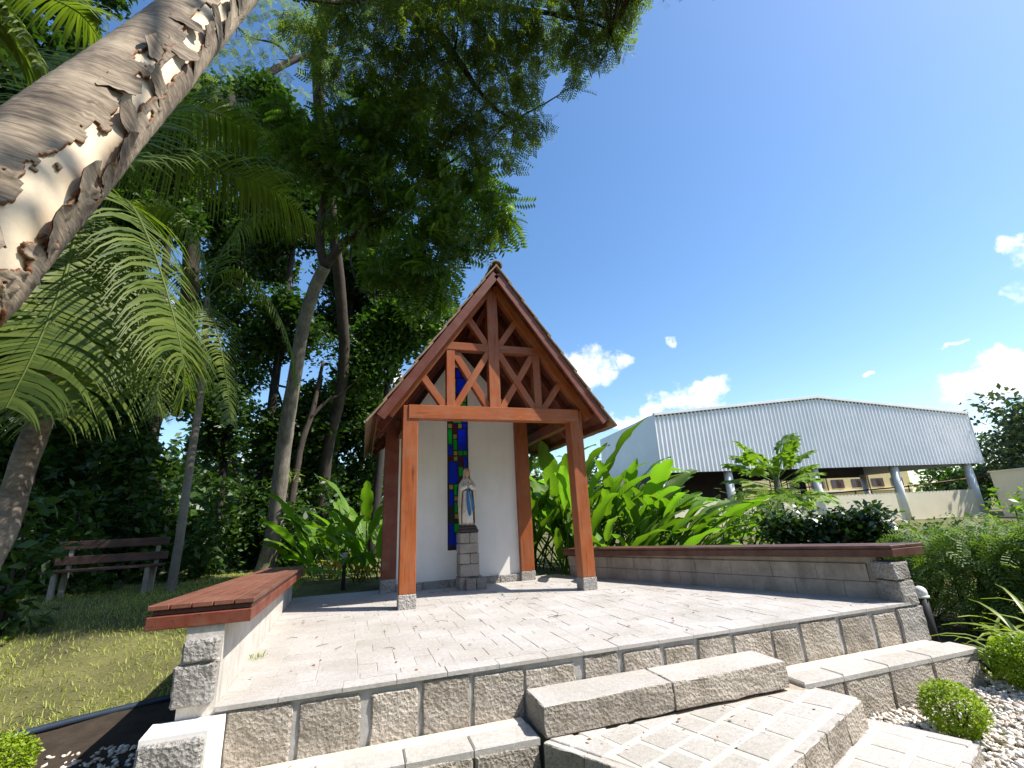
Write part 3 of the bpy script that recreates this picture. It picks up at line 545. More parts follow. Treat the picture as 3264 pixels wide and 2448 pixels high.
B_PALEIN = m_plain('smooth_inner_bark', (.70, .57, .40), .7, .14, 5, .12)
B_RUST = m_plain('rust_underside_of_bark', (.24, .11, .055), .8, .4, 14, .4)
def m_ground():
    m, nt, b = mat_new('ground_cover'); N = NT(nt); v = N.geo()
    n = N.noise(v, 1.1, 6, .65); n2 = N.noise(v, 40, 4, .7)
    col = N.ramp(n, [(.3, (.05, .04, .025)), (.46, (.11, .105, .035)), (.62, (.17, .16, .055))])
    col = N.mix(1.0, col, N.ramp(n2, [(.3, (.6, .6, .6)), (.65, (1.15, 1.15, 1.1))]), 'MULTIPLY')
    setc(nt, b, 'Base Color', col); b.inputs['Roughness'].default_value = .95
    setc(nt, b, 'Normal', N.bump(n2, .8, .02))
    return m
M_GROUND = m_ground()
M_PEBBLE = None
def m_pebble():
    m, nt, b = mat_new('white_pebble'); N = NT(nt)
    rv = N.node('ShaderNodeNewGeometry').outputs['Random Per Island']
    col = N.ramp(rv, [(0, (.42, .33, .25)), (.3, (.62, .54, .45)), (.7, (.74, .69, .62)), (1, (.80, .78, .74))])
    setc(nt, b, 'Base Color', col); b.inputs['Roughness'].default_value = .6
    return m
M_PEBBLE = m_pebble()
M_LITTER = m_leaf('fallen_leaf', (.16, .07, .035), (.30, .17, .08), .15, .7)
def m_glass(name, c, tr):
    m, nt, b = mat_new(name); N = NT(nt)
    n = N.noise(N.geo(), 60, 4, .6)
    t1 = N.node('ShaderNodeBsdfTransparent', {'Color': (*tr, 1)})
    t2 = N.node('ShaderNodeBsdfTranslucent', {'Color': (*c, 1)})
    b.inputs['Base Color'].default_value = (*[x * .5 for x in c], 1); b.inputs['Roughness'].default_value = .2
    setc(nt, b, 'Normal', N.bump(n, .25, .004))
    a = N.node('ShaderNodeMixShader', {0: .7, 1: t1.outputs[0], 2: t2.outputs[0]})
    o = N.node('ShaderNodeMixShader', {0: .12, 1: a.outputs[0], 2: b.outputs[0]})
    nt.links.new(o.outputs[0], nt.nodes['Material Output'].inputs['Surface'])
    return m
GLASS = {'blue': m_glass('blue_glass', (.10, .22, 1.0), (.07, .16, 1.0)), 'green': m_glass('green_glass', (.08, .85, .25), (.08, .8, .22)),
         'yellow': m_glass('amber_glass', (.95, .75, .35), (.9, .68, .28)), 'purple': m_glass('mauve_glass', (.5, .12, .25), (.4, .1, .2))}
# ---------------------------------------------------------------- ground
def build_ground():
    n = 150
    def warp(t, c, a): return c + math.sinh(t * a) / math.sinh(a) * 700
    xs = [warp(-1 + 2 * i / n, 0, 7.2) for i in range(n + 1)]; ys = [warp(-1 + 2 * i / n, 0, 7.2) for i in range(n + 1)]
    V = []
    for y in ys:
        for x in xs:
            z = H(x, y)
            if not (-1.6 < x < 5.2 and -4.5 < y < 3.0): z += .03 * mnoise.noise(Vector((x * .6, y * .6, 0)))
            V.append((x, y, z))
    F = [[j * (n + 1) + i, j * (n + 1) + i + 1, (j + 1) * (n + 1) + i + 1, (j + 1) * (n + 1) + i] for j in range(n) for i in range(n)]
    tag(link('ground', mesh_py('ground', V, F, True), M_GROUND), kind='structure')
build_ground()

# ---------------------------------------------------------------- terrace
YF = -2.29
LX0, LX1 = -1.143, -1.255          # inner foot of the left wall, front and back
RA, RB = Vector((4.42, -2.22)), Vector((2.93, .91))   # inner foot of the right wall
terr_poly = [(-1.143, YF + .003), (4.46, YF + .003), (2.93, .91), (2.62, 1.78), (-1.262, 1.78)]
terrace = link('terrace', prism_z('terrace', terr_poly, -.60, -.0032), M_JOINT)
tag(terrace, kind='structure')
def inside(poly, x, y):
    c = False; n = len(poly); j = n - 1
    for i in range(n):
        xi, yi = poly[i][:2]; xj, yj = poly[j][:2]
        if (yi > y) != (yj > y) and x < (xj - xi) * (y - yi) / (yj - yi) + xi: c = not c
        j = i
    return c
def clip_poly(sub, clip):
    """Sutherland-Hodgman, clip polygon counter-clockwise"""
    def area(p): return sum(p[i][0] * p[(i + 1) % len(p)][1] - p[(i + 1) % len(p)][0] * p[i][1] for i in range(len(p)))
    if area(clip) < 0: clip = clip[::-1]
    out = sub
    for i in range(len(clip)):
        a, b = clip[i], clip[(i + 1) % len(clip)]
        inp, out = out, []
        if not inp: return []
        def side(p): return (b[0] - a[0]) * (p[1] - a[1]) - (b[1] - a[1]) * (p[0] - a[0])
        for k in range(len(inp)):
            p, q = inp[k], inp[(k + 1) % len(inp)]
            sp, sq = side(p), side(q)
            if sp >= 0: out.append(p)
            if (sp >= 0) != (sq >= 0):
                t = sp / (sp - sq); out.append((p[0] + (q[0] - p[0]) * t, p[1] + (q[1] - p[1]) * t))
    return out
def poly_area(p): return abs(sum(p[i][0] * p[(i + 1) % len(p)][1] - p[(i + 1) % len(p)][0] * p[i][1] for i in range(len(p)))) / 2
def slab(name, poly, z0, z1, mat, root, bev=.004):
    cx = sum(p[0] for p in poly) / len(poly); cy = sum(p[1] for p in poly) / len(poly)
    me = prism_z(name, [(p[0] - cx, p[1] - cy) for p in poly], z0 - z1, 0)
    if bev:
        bm = bmesh.new(); bm.from_mesh(me)
        top = [e for e in bm.edges if all(v.co.z > -1e-5 for v in e.verts)]
        bmesh.ops.bevel(bm, geom=top, offset=bev, segments=1, affect='EDGES')
        bm.to_mesh(me); bm.free()
    return link(name, me, mat, root, (cx, cy, z1))
rp = random.Random(11)
pav = []
def pave_rows():
    # a border course along the front edge, then running courses
    fld = [(-1.14, YF + .112), (4.40, YF + .112), (2.93, .905), (2.61, 1.77), (-1.255, 1.77)]
    x = -1.14
    while x < 4.42:
        w = rp.choice((.27, .31, .34)); x1 = min(x + w, 4.44)
        pav.append(([(x + .002, YF - .018), (x1 - .002, YF - .018), (x1 - .002, YF + .108), (x + .002, YF + .108)], True)); x = x1
    y = YF + .112; row = 0
    while y < 1.77:
        h = .2 if row % 3 else .105
        x = -1.4 + (.125 if row % 2 else 0) + rp.uniform(-.01, .01)
        while x < 4.5:
            w = .25 if rp.random() < .75 else .125
            sh = -.035 * (y + 2.2)
            q = [(x + sh + .0018, y + .0018), (x + w + sh - .0018, y + .0018), (x + w + sh - .0018, y + h - .0018), (x + sh + .0018, y + h - .0018)]
            c = clip_poly(q, fld)
            if len(c) >= 3 and poly_area(c) > .0015: pav.append((c, False))
            x += w
        y += h; row += 1
pave_rows()
def pdist(p):
    cx = sum(q[0] for q in p[0]) / len(p[0]); cy = sum(q[1] for q in p[0]) / len(p[0])
    return math.hypot(cx - Cv.x, cy - Cv.y)
pav.sort(key=pdist)
for i, (q, edge) in enumerate(pav[:290]):
    slab('paver', q, -.024, rp.uniform(-.0018, .0018) + (.001 if edge else 0), P_PAVE, terrace, .002)
rest = []
for q, edge in pav[290:]:
    z = rp.uniform(-.0018, .0018)
    rest.append(prism_z('p', q, -.024, z))
field = link('paver_field', merge('paver_field', rest), P_PAVE_I, terrace); field['kind'] = 'stuff'
# granite facing of the front riser
for i, (a, b) in enumerate([(-1.075, -.757), (-.716, -.386), (-.325, -.053), (-.02, .272), (.295, .636), (.65, 1.008), (1.078, 1.343), (1.385, 1.70), (1.735, 2.005), (2.035, 2.345), (2.37, 2.735), (2.757, 3.029), (3.063, 3.466), (3.511, 3.865), (3.913, 4.193)]):
    w = b - a; top = -.035 - .012 * (i % 3); bot = -.335
    link('granite_block', rough_block('granite_block', w + .008, .09, top - bot, 3 + i, .008, 8), G_ROUGH, terrace, ((a + b) / 2, YF + .034, (top + bot) / 2))

# ---------------------------------------------------------------- steps
steps = link('steps', prism_z('steps', [(.67, -2.30), (2.64, -2.30), (2.64, -2.6), (2.70, -2.905), (1.215, -3.445), (.70, -2.6)], -.62, -.352), M_MORTAR)
tag(steps, kind='structure')
# two long granite step stones against the riser
for a, b, s in ((.645, 1.552, 1), (1.562, 2.52, 2)):
    link('step_stone', rough_block('step_stone', b - a, .315, .165, 40 + s, .008, 9, .006, (G_ROUGH, P_STEP)), None, steps, ((a + b) / 2, -2.455, -.25))
# landing: rotated courses of stone in pale mortar
land = [(.66, -2.60), (2.66, -2.66), (2.743, -2.913), (1.205, -3.49), (.94, -3.07)]
low = [(2.78, -2.62), (3.125, -3.294), (1.35, -3.97), (.95, -3.35), (1.3, -3.2)]
slab('mortar_bed', land, -.50, -.338, M_MORTAR_L, steps, .02)
slab('mortar_bed', low, -.66, -.505, M_MORTAR_L, steps, .02)
ax = Vector((.936, .351)); ay = Vector((-.351, .936))
def stone_course(poly, z, org, nx, ny, sx, sy, seed):
    r = random.Random(seed)
    inset = []
    c = Vector((sum(p[0] for p in poly) / len(poly), sum(p[1] for p in poly) / len(poly)))
    for p in poly:
        d = Vector(p[:2]) - c; inset.append(tuple(c + d * .985))
    for j in range(ny):
        x = r.uniform(-.1, 0)
        while x < nx * sx:
            w = sx * r.uniform(.75, 1.25); g = .016
            q = []
            for (u, v) in ((x + g, j * sy + g), (x + w - g, j * sy + g), (x + w - g, (j + 1) * sy - g), (x + g, (j + 1) * sy - g)):
                u += r.uniform(-.012, .012); v += r.uniform(-.012, .012)
                p = Vector(org) + ax * u + ay * v; q.append((p.x, p.y))
            cq = clip_poly(q, inset)
            if len(cq) >= 3 and poly_area(cq) > .006: slab('paving_stone', cq, z - .06, z - .004 + r.uniform(0, .003), P_STEP, steps, .004)
            x += w
stone_course(land, -.332, (.75, -3.62), 9, 6, .27, .205, 5)
stone_course(low, -.499, (.9, -4.15), 10, 7, .30, .22, 6)
# rough edging blocks on the landing's nose
for poly_a, poly_b, n, z0, z1, sd in (((1.205, -3.49), (2.743, -2.913), 5, -.505, -.342, 60), ((2.743, -2.913), (2.66, -2.66), 1, -.505, -.342, 70), ((1.35, -3.97), (3.125, -3.294), 6, -.66, -.51, 80), ((3.125, -3.294), (2.78, -2.62), 2, -.66, -.51, 90), ((.66, -2.60), (.94, -3.07), 2, -.62, -.342, 96), ((.94, -3.07), (1.205, -3.49), 2, -.62, -.342, 99)):
    a, b = Vector(poly_a), Vector(poly_b)
    for k in range(n):
        p = a.lerp(b, (k + .5) / n); d = (b - a); L = d.length / n - .002
        me = rough_block('riser_stone', L, .07, z1 - z0, sd + k, .007, 6, .005, (G_ROUGH, P_STEP))
        link('riser_stone', me, None, steps, (p.x, p.y, (z0 + z1) / 2), (0, 0, math.atan2(d.y, d.x)))

# ledges either side of the steps
ledge = link('stone_ledge', prism_z('stone_ledge', [(-1.085, -2.30), (.61, -2.30), (.61, -2.56), (-1.085, -2.51)], -.64, -.335), M_MORTAR)
tag(ledge, 'low granite ledge with pale mortar top left of the steps', 'stone ledge')
for i, (a, b) in enumerate(((-1.08, -.612), (-.606, -.15), (-.144, .226), (.232, .62))):
    y0, y1 = -2.52 - .028 * (a + 1.08), -2.52 - .028 * (b + 1.08)
    q = [(a, y0 - .03), (b, y1 - .03), (b, -2.40), (a, -2.40)]
    slab('cap_stone', q, -.36, -.318, P_STEP, ledge, .008)
    link('granite_block', rough_block('granite_block', b - a - .006, .08, .27, 120 + i, .008, 8), G_ROUGH, ledge, ((a + b) / 2, (y0 + y1) / 2 + .005, -.485))
slab('mortar_fillet', [(-1.08, -2.398), (.61, -2.398), (.61, -2.298), (-1.08, -2.298)], -.36, -.314, M_MORTAR_L, ledge, .01)
ledge2 = link('stone_ledge', prism_z('stone_ledge', [(2.66, -2.30), (4.56, -2.30), (4.56, -2.58), (2.66, -2.57)], -.66, -.335), M_MORTAR)
tag(ledge2, 'low granite ledge right of the steps behind the round green shrub', 'stone ledge')
for i, (a, b) in enumerate(((2.645, 3.025), (3.03, 3.505), (3.51, 4.008), (4.014, 4.59))):
    slab('cap_stone', [(a, -2.622), (b, -2.622), (b, -2.42), (a, -2.42)], -.36, -.318, P_STEP, ledge2, .012)
    link('granite_block', rough_block('granite_block', b - a - .004, .085, .30, 140 + i, .008, 8), G_ROUGH, ledge2, ((a + b) / 2, -2.575, -.50))
slab('mortar_fillet', [(2.655, -2.418), (4.47, -2.418), (4.47, -2.298), (2.655, -2.298)], -.36, -.315, M_MORTAR_L, ledge2, .01)
# block at the foot of the left wall
blk = empty('stepped_block', (-1.25, -2.4, -.62), 'squat granite block with pale mortar cap at the front of the left seat wall', 'stone block')
link('granite_block', rough_block('granite_block', .275, .06, .57, 160, .010, 7), G_GREY, blk, (-1.262, -2.505, -.345))
me = prism_z('mortar_body', [(-1.405, -2.50), (-1.115, -2.50), (-1.083, -2.295), (-1.42, -2.295)], -.64, -.04)
link('mortar_body', me, M_PLASTER_W, blk)

# ---------------------------------------------------------------- left seat wall
lw = empty('seat_wall', (-1.24, 0, -.6), 'whitewashed low wall topped with a wide reddish plank seat left of the terrace', 'seat wall')
def lz(y): return .415 + (y - YF) * (-.118 / 3.9)         # top of the wall falls a little towards the back
lV = []
for (x, y) in ((-1.143, YF), (-1.262, 1.62), (-1.44, 1.62), (-1.325, YF)):
    lV.append((x, y, -.66)); lV.append((x, y, lz(y)))
lme = mesh_py('wall_body', lV, [[0, 2, 3, 1], [2, 4, 5, 3], [4, 6, 7, 5], [6, 0, 1, 7], [1, 3, 5, 7], [0, 6, 4, 2]])
link('wall_body', lme, M_RENDER, lw)
for (zz0, zz1, xw, s) in ((.235, .345, .165, 1), (.02, .225, .195, 2)):
    link('granite_block', rough_block('granite_block', xw, .07, zz1 - zz0, 170 + s, .010), G_GREY, lw, (-1.155 - xw / 2 - (.004 if s == 1 else 0), YF - .008, (zz0 + zz1) / 2))
box('mortar_joint', -1.335, -1.15, YF - .02, YF + .02, .222, .238, M_RENDER, lw, .003)
def plank(x0a, x0b, x1a, x1b, ya, yb, za, zb, th, mat, root, name='plank'):
    V = []
    for (xa, xb, y, z) in ((x0a, x1a, ya, za), (x0b, x1b, yb, zb)):
        V += [(xa, y, z - th), (xb, y, z - th), (xb, y, z), (xa, y, z)]
    c = sum((Vector(v) for v in V), Vector()) / 8
    me = mesh_py(name, [Vector(v) - c for v in V], [[0, 1, 2, 3], [7, 6, 5, 4], [0, 4, 5, 1], [1, 5, 6, 2], [2, 6, 7, 3], [3, 7, 4, 0]])
    bm = bmesh.new(); bm.from_mesh(me); bmesh.ops.recalc_face_normals(bm, faces=bm.faces); bmesh.ops.bevel(bm, geom=bm.edges[:], offset=.004, segments=1, affect='EDGES'); bm.to_mesh(me); bm.free()
    # local X along the grain
    R = Matrix.Rotation(math.radians(90), 4, 'Z'); me.transform(R.inverted())
    return link(name, me, mat, root, c, (0, 0, math.radians(90)))
cy0, cy1 = -2.30, 1.62
cz0, cz1 = .535, .412
for i in range(5):
    a, b = i / 5, (i + 1) / 5
    xa0, xb0 = -1.53 + .53 * a, -1.53 + .53 * b - .004
    xa1, xb1 = -1.60 + .47 * a, -1.60 + .47 * b - .004
    plank(xa0, xa1, xb0, xb1, cy0 + (0.004 if i % 2 else 0), cy1, cz0, cz1, .028, W_SEAT, lw)
plank(-1.51, -1.585, -1.018, -1.15, cy0 + .02, cy1 - .02, cz0 - .029, cz1 - .029, .028, W_OLD, lw, 'packing_board')
plank(-1.528, -1.60, -1.012, -1.14, cy0 - .004, cy1, cz0 - .058, cz1 - .058, .068, W_DARK, lw, 'bearer_board')

# ---------------------------------------------------------------- right seat wall (splayed)
rd = (RB - RA).normalized(); rn = Vector((-rd.y, rd.x))          # rn points to the terrace side
if rn.x > 0: rn = -rn
rw = empty('seat_wall', (3.8, -.7, -.5), 'grey rendered low wall topped with a dark brown plank, running beside the leafy bed', 'seat wall')
def rpt(s, off): p = RA + rd * s - rn * off; return (p.x, p.y)
RL = (RB - RA).length + .55
def rprism(name, s0, s1, o0, o1, z0a, z0b, z1a, z1b, mat, bev=.004, skew=True):
    V = []
    for s, zl, zh in ((s0, z0a, z1a), (s1, z0b, z1b)):
        sk = (lambda o: (-.085 - .43 * o) / .903) if (s < 0 and skew) else (lambda o: s)
        a, b = rpt(sk(o0), o0), rpt(sk(o1), o1)
        V += [(*a, zl), (*b, zl), (*b, zh), (*a, zh)]
    c = sum((Vector(v) for v in V), Vector()) / 8
    me = mesh_py(name, [Vector(v) - c for v in V], [[0, 1, 2, 3], [7, 6, 5, 4], [0, 4, 5, 1], [1, 5, 6, 2], [2, 6, 7, 3], [3, 7, 4, 0]])
    bm = bmesh.new(); bm.from_mesh(me); bmesh.ops.recalc_face_normals(bm, faces=bm.faces); bmesh.ops.bevel(bm, geom=bm.edges[:], offset=bev, segments=1, affect='EDGES'); bm.to_mesh(me); bm.free()
    ang = math.atan2(rd.y, rd.x); me.transform(Matrix.Rotation(-ang, 4, 'Z'))
    return link(name, me, mat, rw, c, (0, 0, ang))
rprism('wall_body', .10, RL, .02, .16, -.6, -.4, .385, .30, M_BLOCK, skew=False)
for j, (z0, z1) in enumerate(((-.0, .149), (.1515, .31))):
    for i in range(9):
        s = -.02 + i * .44 + (.22 if j else 0); e = min(s + .4375, RL)
        if s >= RL: break
        rprism('cement_block', s, e, -.001 * ((i + j) % 2), .022, (z0 - .025 if j == 0 else z0 + .002), (z0 - .025 if j == 0 else z0 + .002), (z1 if j == 0 else z1 + .006 - s * .006), (z1 if j == 0 else z1 + .006 - e * .006), M_BLOCK, .002)
for i in range(2):
    rprism('plank', -.02, RL + .03, -.10 + .21 * i, .105 + .215 * i, .468, .378, .496, .406, W_BROWN)
rprism('bearer_board', -.03, RL + .02, -.092, .30, .39, .308, .464, .375, W_BROWN)
for (xa, xb, za, zb, s) in ((4.31, 4.53, .19, .345, 1), (4.335, 4.54, -.03, .18, 2), (4.22, 4.56, -.335, -.04, 3)):
    link('granite_block', rough_block('granite_block', xb - xa, .22, zb - za, 180 + s, .012), G_GREY, rw, ((xa + xb) / 2, -2.20, (za + zb) / 2))

# ---------------------------------------------------------------- chapel
chapel = empty('chapel', (1.2, 1.3, 0), 'open timber chapel with a steep tiled gable, white back wall and stained glass slot', 'chapel')
CX = 1.205
def post(x0, x1, y0, y1, zt, zb=.15, mat=W_LIT):
    p = box('post', x0, x1, y0, y1, zb, zt, mat, None, .006)
    # rotate mesh so that the grain (local x) runs up the post
    me = p.data; R = Matrix.Rotation(math.radians(90), 4, 'Y')
    me.transform(R); p.rotation_euler = (0, math.radians(-90), 0)
    loc = p.location.copy(); p.parent = chapel; p.location = loc - WLOC[chapel.name]
    cx, cy = (x0 + x1) / 2, (y0 + y1) / 2
    link('post_base', rough_block('post_base', x1 - x0 + .014, y1 - y0 + .014, zb + .08, int(x0 * 50) + 200, .004, 3, .008), G_GREY, chapel, (cx, cy, (zb - .08) / 2))
    return p
post(0, .182, 0, .182, 2.30)
post(2.241, 2.422, 0, .182, 2.30)
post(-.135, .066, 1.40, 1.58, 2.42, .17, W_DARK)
post(1.886, 2.10, 1.335, 1.55, 2.42, .13, W_LIT)
post(-.03, .15, 2.66, 2.84, 2.30); post(2.25, 2.43, 2.66, 2.84, 2.30)
beam('tie_beam', (.066, .058, 2.222), (2.372, .058, 2.222), .172, .142, W_LIT, chapel)
beam('king_post', (1.19, .085, 2.309), (1.19, .085, 4.02), .152, .125, W_LIT, chapel)
beam('collar_beam', (.52, .084, 3.146), (1.89, .084, 3.146), .108, .112, W_LIT, chapel)
for x in (.598, 1.808): beam('truss_post', (x, .088, 2.309), (x, .088, 3.09), .108, .108, W_LIT, chapel)
def brace(a, b, y, w=.088, d=.09, mat=W_LIT): return beam('brace', (a[0], y, a[1]), (b[0], y, b[1]), w, d, mat, chapel)
brace((.63, 3.10), (1.10, 2.325), .098); brace((1.13, 3.10), (.66, 2.31), .082)
brace((1.25, 3.11), (1.745, 2.32), .082); brace((1.77, 3.10), (1.29, 2.31), .098)
brace((.235, 2.71), (.545, 2.28), .092); brace((2.165, 2.71), (1.86, 2.28), .092)
brace((.82, 3.63), (1.12, 3.17), .092); brace((1.575, 3.63), (1.26, 3.17), .092)
SL = 1.40; ang = math.atan(SL)
RIDGE = 4.315
def zr(dx, off=0.0): return RIDGE - SL * abs(dx) - off
# principal rafters (front and at the wall and rear) and common rafters
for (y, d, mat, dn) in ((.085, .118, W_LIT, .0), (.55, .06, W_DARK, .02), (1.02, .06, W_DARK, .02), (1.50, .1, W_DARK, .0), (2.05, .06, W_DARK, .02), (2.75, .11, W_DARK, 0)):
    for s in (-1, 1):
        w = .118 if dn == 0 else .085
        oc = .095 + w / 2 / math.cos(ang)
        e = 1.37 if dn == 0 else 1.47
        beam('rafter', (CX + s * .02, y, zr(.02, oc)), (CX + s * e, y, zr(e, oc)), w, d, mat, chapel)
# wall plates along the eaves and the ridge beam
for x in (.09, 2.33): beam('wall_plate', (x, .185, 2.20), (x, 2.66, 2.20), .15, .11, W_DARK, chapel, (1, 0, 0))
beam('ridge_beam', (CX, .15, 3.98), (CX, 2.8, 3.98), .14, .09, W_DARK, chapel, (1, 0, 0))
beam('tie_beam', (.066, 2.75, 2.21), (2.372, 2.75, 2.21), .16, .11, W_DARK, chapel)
# roof: soffit boards, bargeboards, clay tiles
RY0, RY1 = -.185, 2.93
for s in (-1, 1):
    nb = 11; L = 1.545
    for i in range(nb):
        a, b = L * i / nb, L * (i + 1) / nb - .0035
        m = (a + b) / 2; oc = .055
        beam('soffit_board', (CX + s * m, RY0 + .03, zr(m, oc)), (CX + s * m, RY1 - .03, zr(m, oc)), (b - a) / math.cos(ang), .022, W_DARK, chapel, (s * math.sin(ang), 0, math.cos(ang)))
    for y in (RY0, RY1):
        oc = .042 + .058 / math.cos(ang)
        beam('bargeboard', (CX + s * .004, y, zr(.004, oc)), (CX + s * 1.478, y, zr(1.478, oc)), .112, .03, W_DARK, chapel)
    beam('fascia_board', (CX + s * 1.515, RY0 + .03, zr(1.515, .10)), (CX + s * 1.515, RY1 - .03, zr(1.515, .10)), .10, .022, W_DARK, chapel, (1, 0, 0))
roof = empty('roof', (CX, 1.4, 3.5)); roof.parent = chapel; roof.location = Vector((CX, 1.4, 3.5)) - WLOC[chapel.name]
NC, NR = 15, 9
SLEN = 1.60 / math.cos(ang)
tile_me = []
for k in range(4):
    bm = bmesh.new(); tw = (RY1 - RY0 + .08) / NC
    bmesh.ops.create_cube(bm, size=1.0); bmesh.ops.scale(bm, vec=(SLEN / NR + .05, tw - .005, .021), verts=bm.verts)
    rr = random.Random(k)
    for v in bm.verts: v.co += Vector((rr.uniform(-.006, .006), rr.uniform(-.002, .002), rr.uniform(-.002, .002)))
    bmesh.ops.bevel(bm, geom=bm.edges[:], offset=.004, segments=1, affect='EDGES')
    me = bm_mesh('roof_tile', bm); me.materials.append(M_TILE); tile_me.append(me)
rt = random.Random(4)
for s in (-1, 1):
    for r in range(NR):
        for c in range(NC):
            t = (r + .5) / NR * 1.60 + .012
            y = RY0 - .04 + (c + .5) * tw
            X = Vector((s * math.cos(ang), 0, -math.sin(ang))); Z = Vector((s * math.sin(ang), 0, math.cos(ang)))
            tilt = .055
            X2 = (X + Z * tilt).normalized(); Z2 = (Z - X * tilt).normalized()
            Y2 = Z2.cross(X2)
            p = Vector((CX + s * t, y, zr(t))) + Z * (.000 + rt.uniform(-.002, .002))
            link('roof_tile', tile_me[(r * 3 + c * 5) % 4], None, roof, p, Matrix((X2, Y2, Z2)).transposed())
for c in range(11):
    y0 = RY0 - .045 + c * .288; V = []; F = []
    n = 10
    for j, (yy, sc) in enumerate(((y0, 1.0), (y0 + .31, .9))):
        for rr_ in (1, .8):
            for i in range(n + 1):
                a = math.pi * (-.08 + 1.16 * i / n)
                V.append((math.cos(a) * .085 * sc * rr_, yy - y0, math.sin(a) * .075 * sc * rr_))
    m = n + 1
    for i in range(n):
        F += [[i, i + 1, 2 * m + i + 1, 2 * m + i], [m + i + 1, m + i, 3 * m + i, 3 * m + i + 1], [i + 1, i, m + i, m + i + 1], [2 * m + i, 2 * m + i + 1, 3 * m + i + 1, 3 * m + i]]
    F += [[0, 2 * m, 3 * m, m], [n, m + n, 3 * m + n, 2 * m + n]]
    link('ridge_tile', mesh_py('ridge_tile', V, F, False), M_TILE, roof, (CX, y0, RIDGE - .02))
# back wall with the window slot
WX0, WX1, WZ0, WZ1 = .79, 1.128, .49, 3.33
WA, WB = .06, 1.90
def wall_piece(poly): return prism_y('wall_piece', poly, 1.415, 1.535, None)
def roofz(x): return min(zr(x - CX, .12), 3.62 - (1.52 if x < .99 else 1.15) * abs(x - .99))
pieces = [wall_piece([(WA, -.05), (WX0, -.05), (WX0, roofz(WX0)), (WA, roofz(WA))]),
          wall_piece([(WX1, -.05), (WB, -.05), (WB, roofz(WB)), (WX1, roofz(WX1))]),
          wall_piece([(WX0, -.05), (WX1, -.05), (WX1, WZ0), (WX0, WZ0)]),
          wall_piece([(WX0, WZ1), (WX1, WZ1), (WX1, roofz(WX1)), (.99, roofz(.99)), (WX0, roofz(WX0))])]
link('back_wall', merge('back_wall', pieces), M_PLASTER_W, chapel)
for i in range(12):                      # dark boards added for the dim roof space above the wall
    a, b = .02 + i * .199, .02 + (i + 1) * .199 - .003
    za, zb = zr(a - CX, .075), zr(b - CX, .075)
    qa, qb = (roofz(v) - .06 if .05 < v < 1.91 else 2.30 for v in (a, b))
    po = [(a, min(qa, za - .02)), (b, min(qb, zb - .02)), (b, zb)] + ([(CX, zr(0, .075))] if a < CX < b else []) + [(a, za)]
    link('gable_board', prism_y('gable_board', po, 1.54, 1.56, None), W_BROWN, chapel)
for i, (a, b) in enumerate(((.07, .42), (.43, .8), (.81, 1.2), (1.21, 1.56), (1.57, 1.88))):
    link('skirting_stone', rough_block('skirting_stone', b - a, .05, .15, 300 + i, .004, 4, .006), G_GREY, chapel, ((a + b) / 2, 1.395, .025))
win = box('window', WX0, WX1, 1.515, 1.53, WZ0, WZ1, M_BLACK, None, 0)
# the lead frame as bars round the panes
bpy.data.objects.remove(win)
panes = [(c, a, b, z0, z1) for c, a, b, z0, z1 in DATA['panes'] if z1 < 2.42]
panes += [('blue', .955, 1.11, 2.89, 3.145), ('blue', .955, 1.025, 3.16, 3.30), ('purple', 1.035, 1.11, 3.16, 3.30), ('green', .895, .945, 2.905, 3.07), ('yellow', .895, .945, 3.08, 3.145), ('blue', .81, .885, 2.905, 3.145),
          ('purple', .81, .945, 3.16, 3.30), ('green', .895, .945, 2.82, 2.895), ('blue', .81, .885, 2.62, 2.895), ('yellow', 1.036, 1.11, 2.75, 2.88), ('green', 1.036, 1.11, 2.60, 2.74), ('blue', .895, 1.026, 2.50, 2.81), ('yellow', .81, .885, 2.50, 2.61), ('blue', 1.036, 1.11, 2.40, 2.59), ('purple', .81, .885, 2.395, 2.49), ('green', .895, 1.026, 2.395, 2.49)]
panes += [('blue', .945, 1.11, 1.02, 1.40), ('purple', 1.03, 1.11, 1.42, 1.52), ('blue', .82, .89, .56, .86), ('blue', .90, 1.11, .52, .72), ('green', .90, .98, .74, .86), ('blue', .99, 1.11, .74, 1.0)]
def grid_bars():
    """lead = slot area minus the panes, cut on the panes' own edges"""
    r = [(max(a, WX0 + .012), min(b, WX1 - .012), max(z0, WZ0 + .015), min(z1, WZ1 - .015)) for _, a, b, z0, z1 in panes]
    xs = sorted({WX0, WX1, *[v for q in r for v in q[:2]]}); zs = sorted({WZ0, WZ1, *[v for q in r for v in q[2:]]})
    V, F = [], []
    for i in range(len(xs) - 1):
        for j in range(len(zs) - 1):
            cx, cz = (xs[i] + xs[i + 1]) / 2, (zs[j] + zs[j + 1]) / 2
            if any(a < cx < b and c < cz < d for a, b, c, d in r): continue
            k = len(V)
            for y in (1.452, 1.472):
                V += [(xs[i], y, zs[j]), (xs[i + 1], y, zs[j]), (xs[i + 1], y, zs[j + 1]), (xs[i], y, zs[j + 1])]
            F += [[k, k + 1, k + 2, k + 3], [k + 7, k + 6, k + 5, k + 4], [k, k + 4, k + 5, k + 1], [k + 1, k + 5, k + 6, k + 2], [k + 2, k + 6, k + 7, k + 3], [k + 3, k + 7, k + 4, k]]
    me = mesh_py('window', V, F)
    bm = bmesh.new(); bm.from_mesh(me); bmesh.ops.remove_doubles(bm, verts=bm.verts, dist=1e-5)
    # drop the faces shared by two neighbouring cells
    seen = {}
    for f in bm.faces: seen.setdefault(tuple(round(v, 4) for v in f.calc_center_median()), []).append(f)
    bmesh.ops.delete(bm, geom=[f for fs in seen.values() if len(fs) > 1 for f in fs], context='FACES_ONLY')
    bm.to_mesh(me); bm.free()
    return me, r
wme, prects = grid_bars()
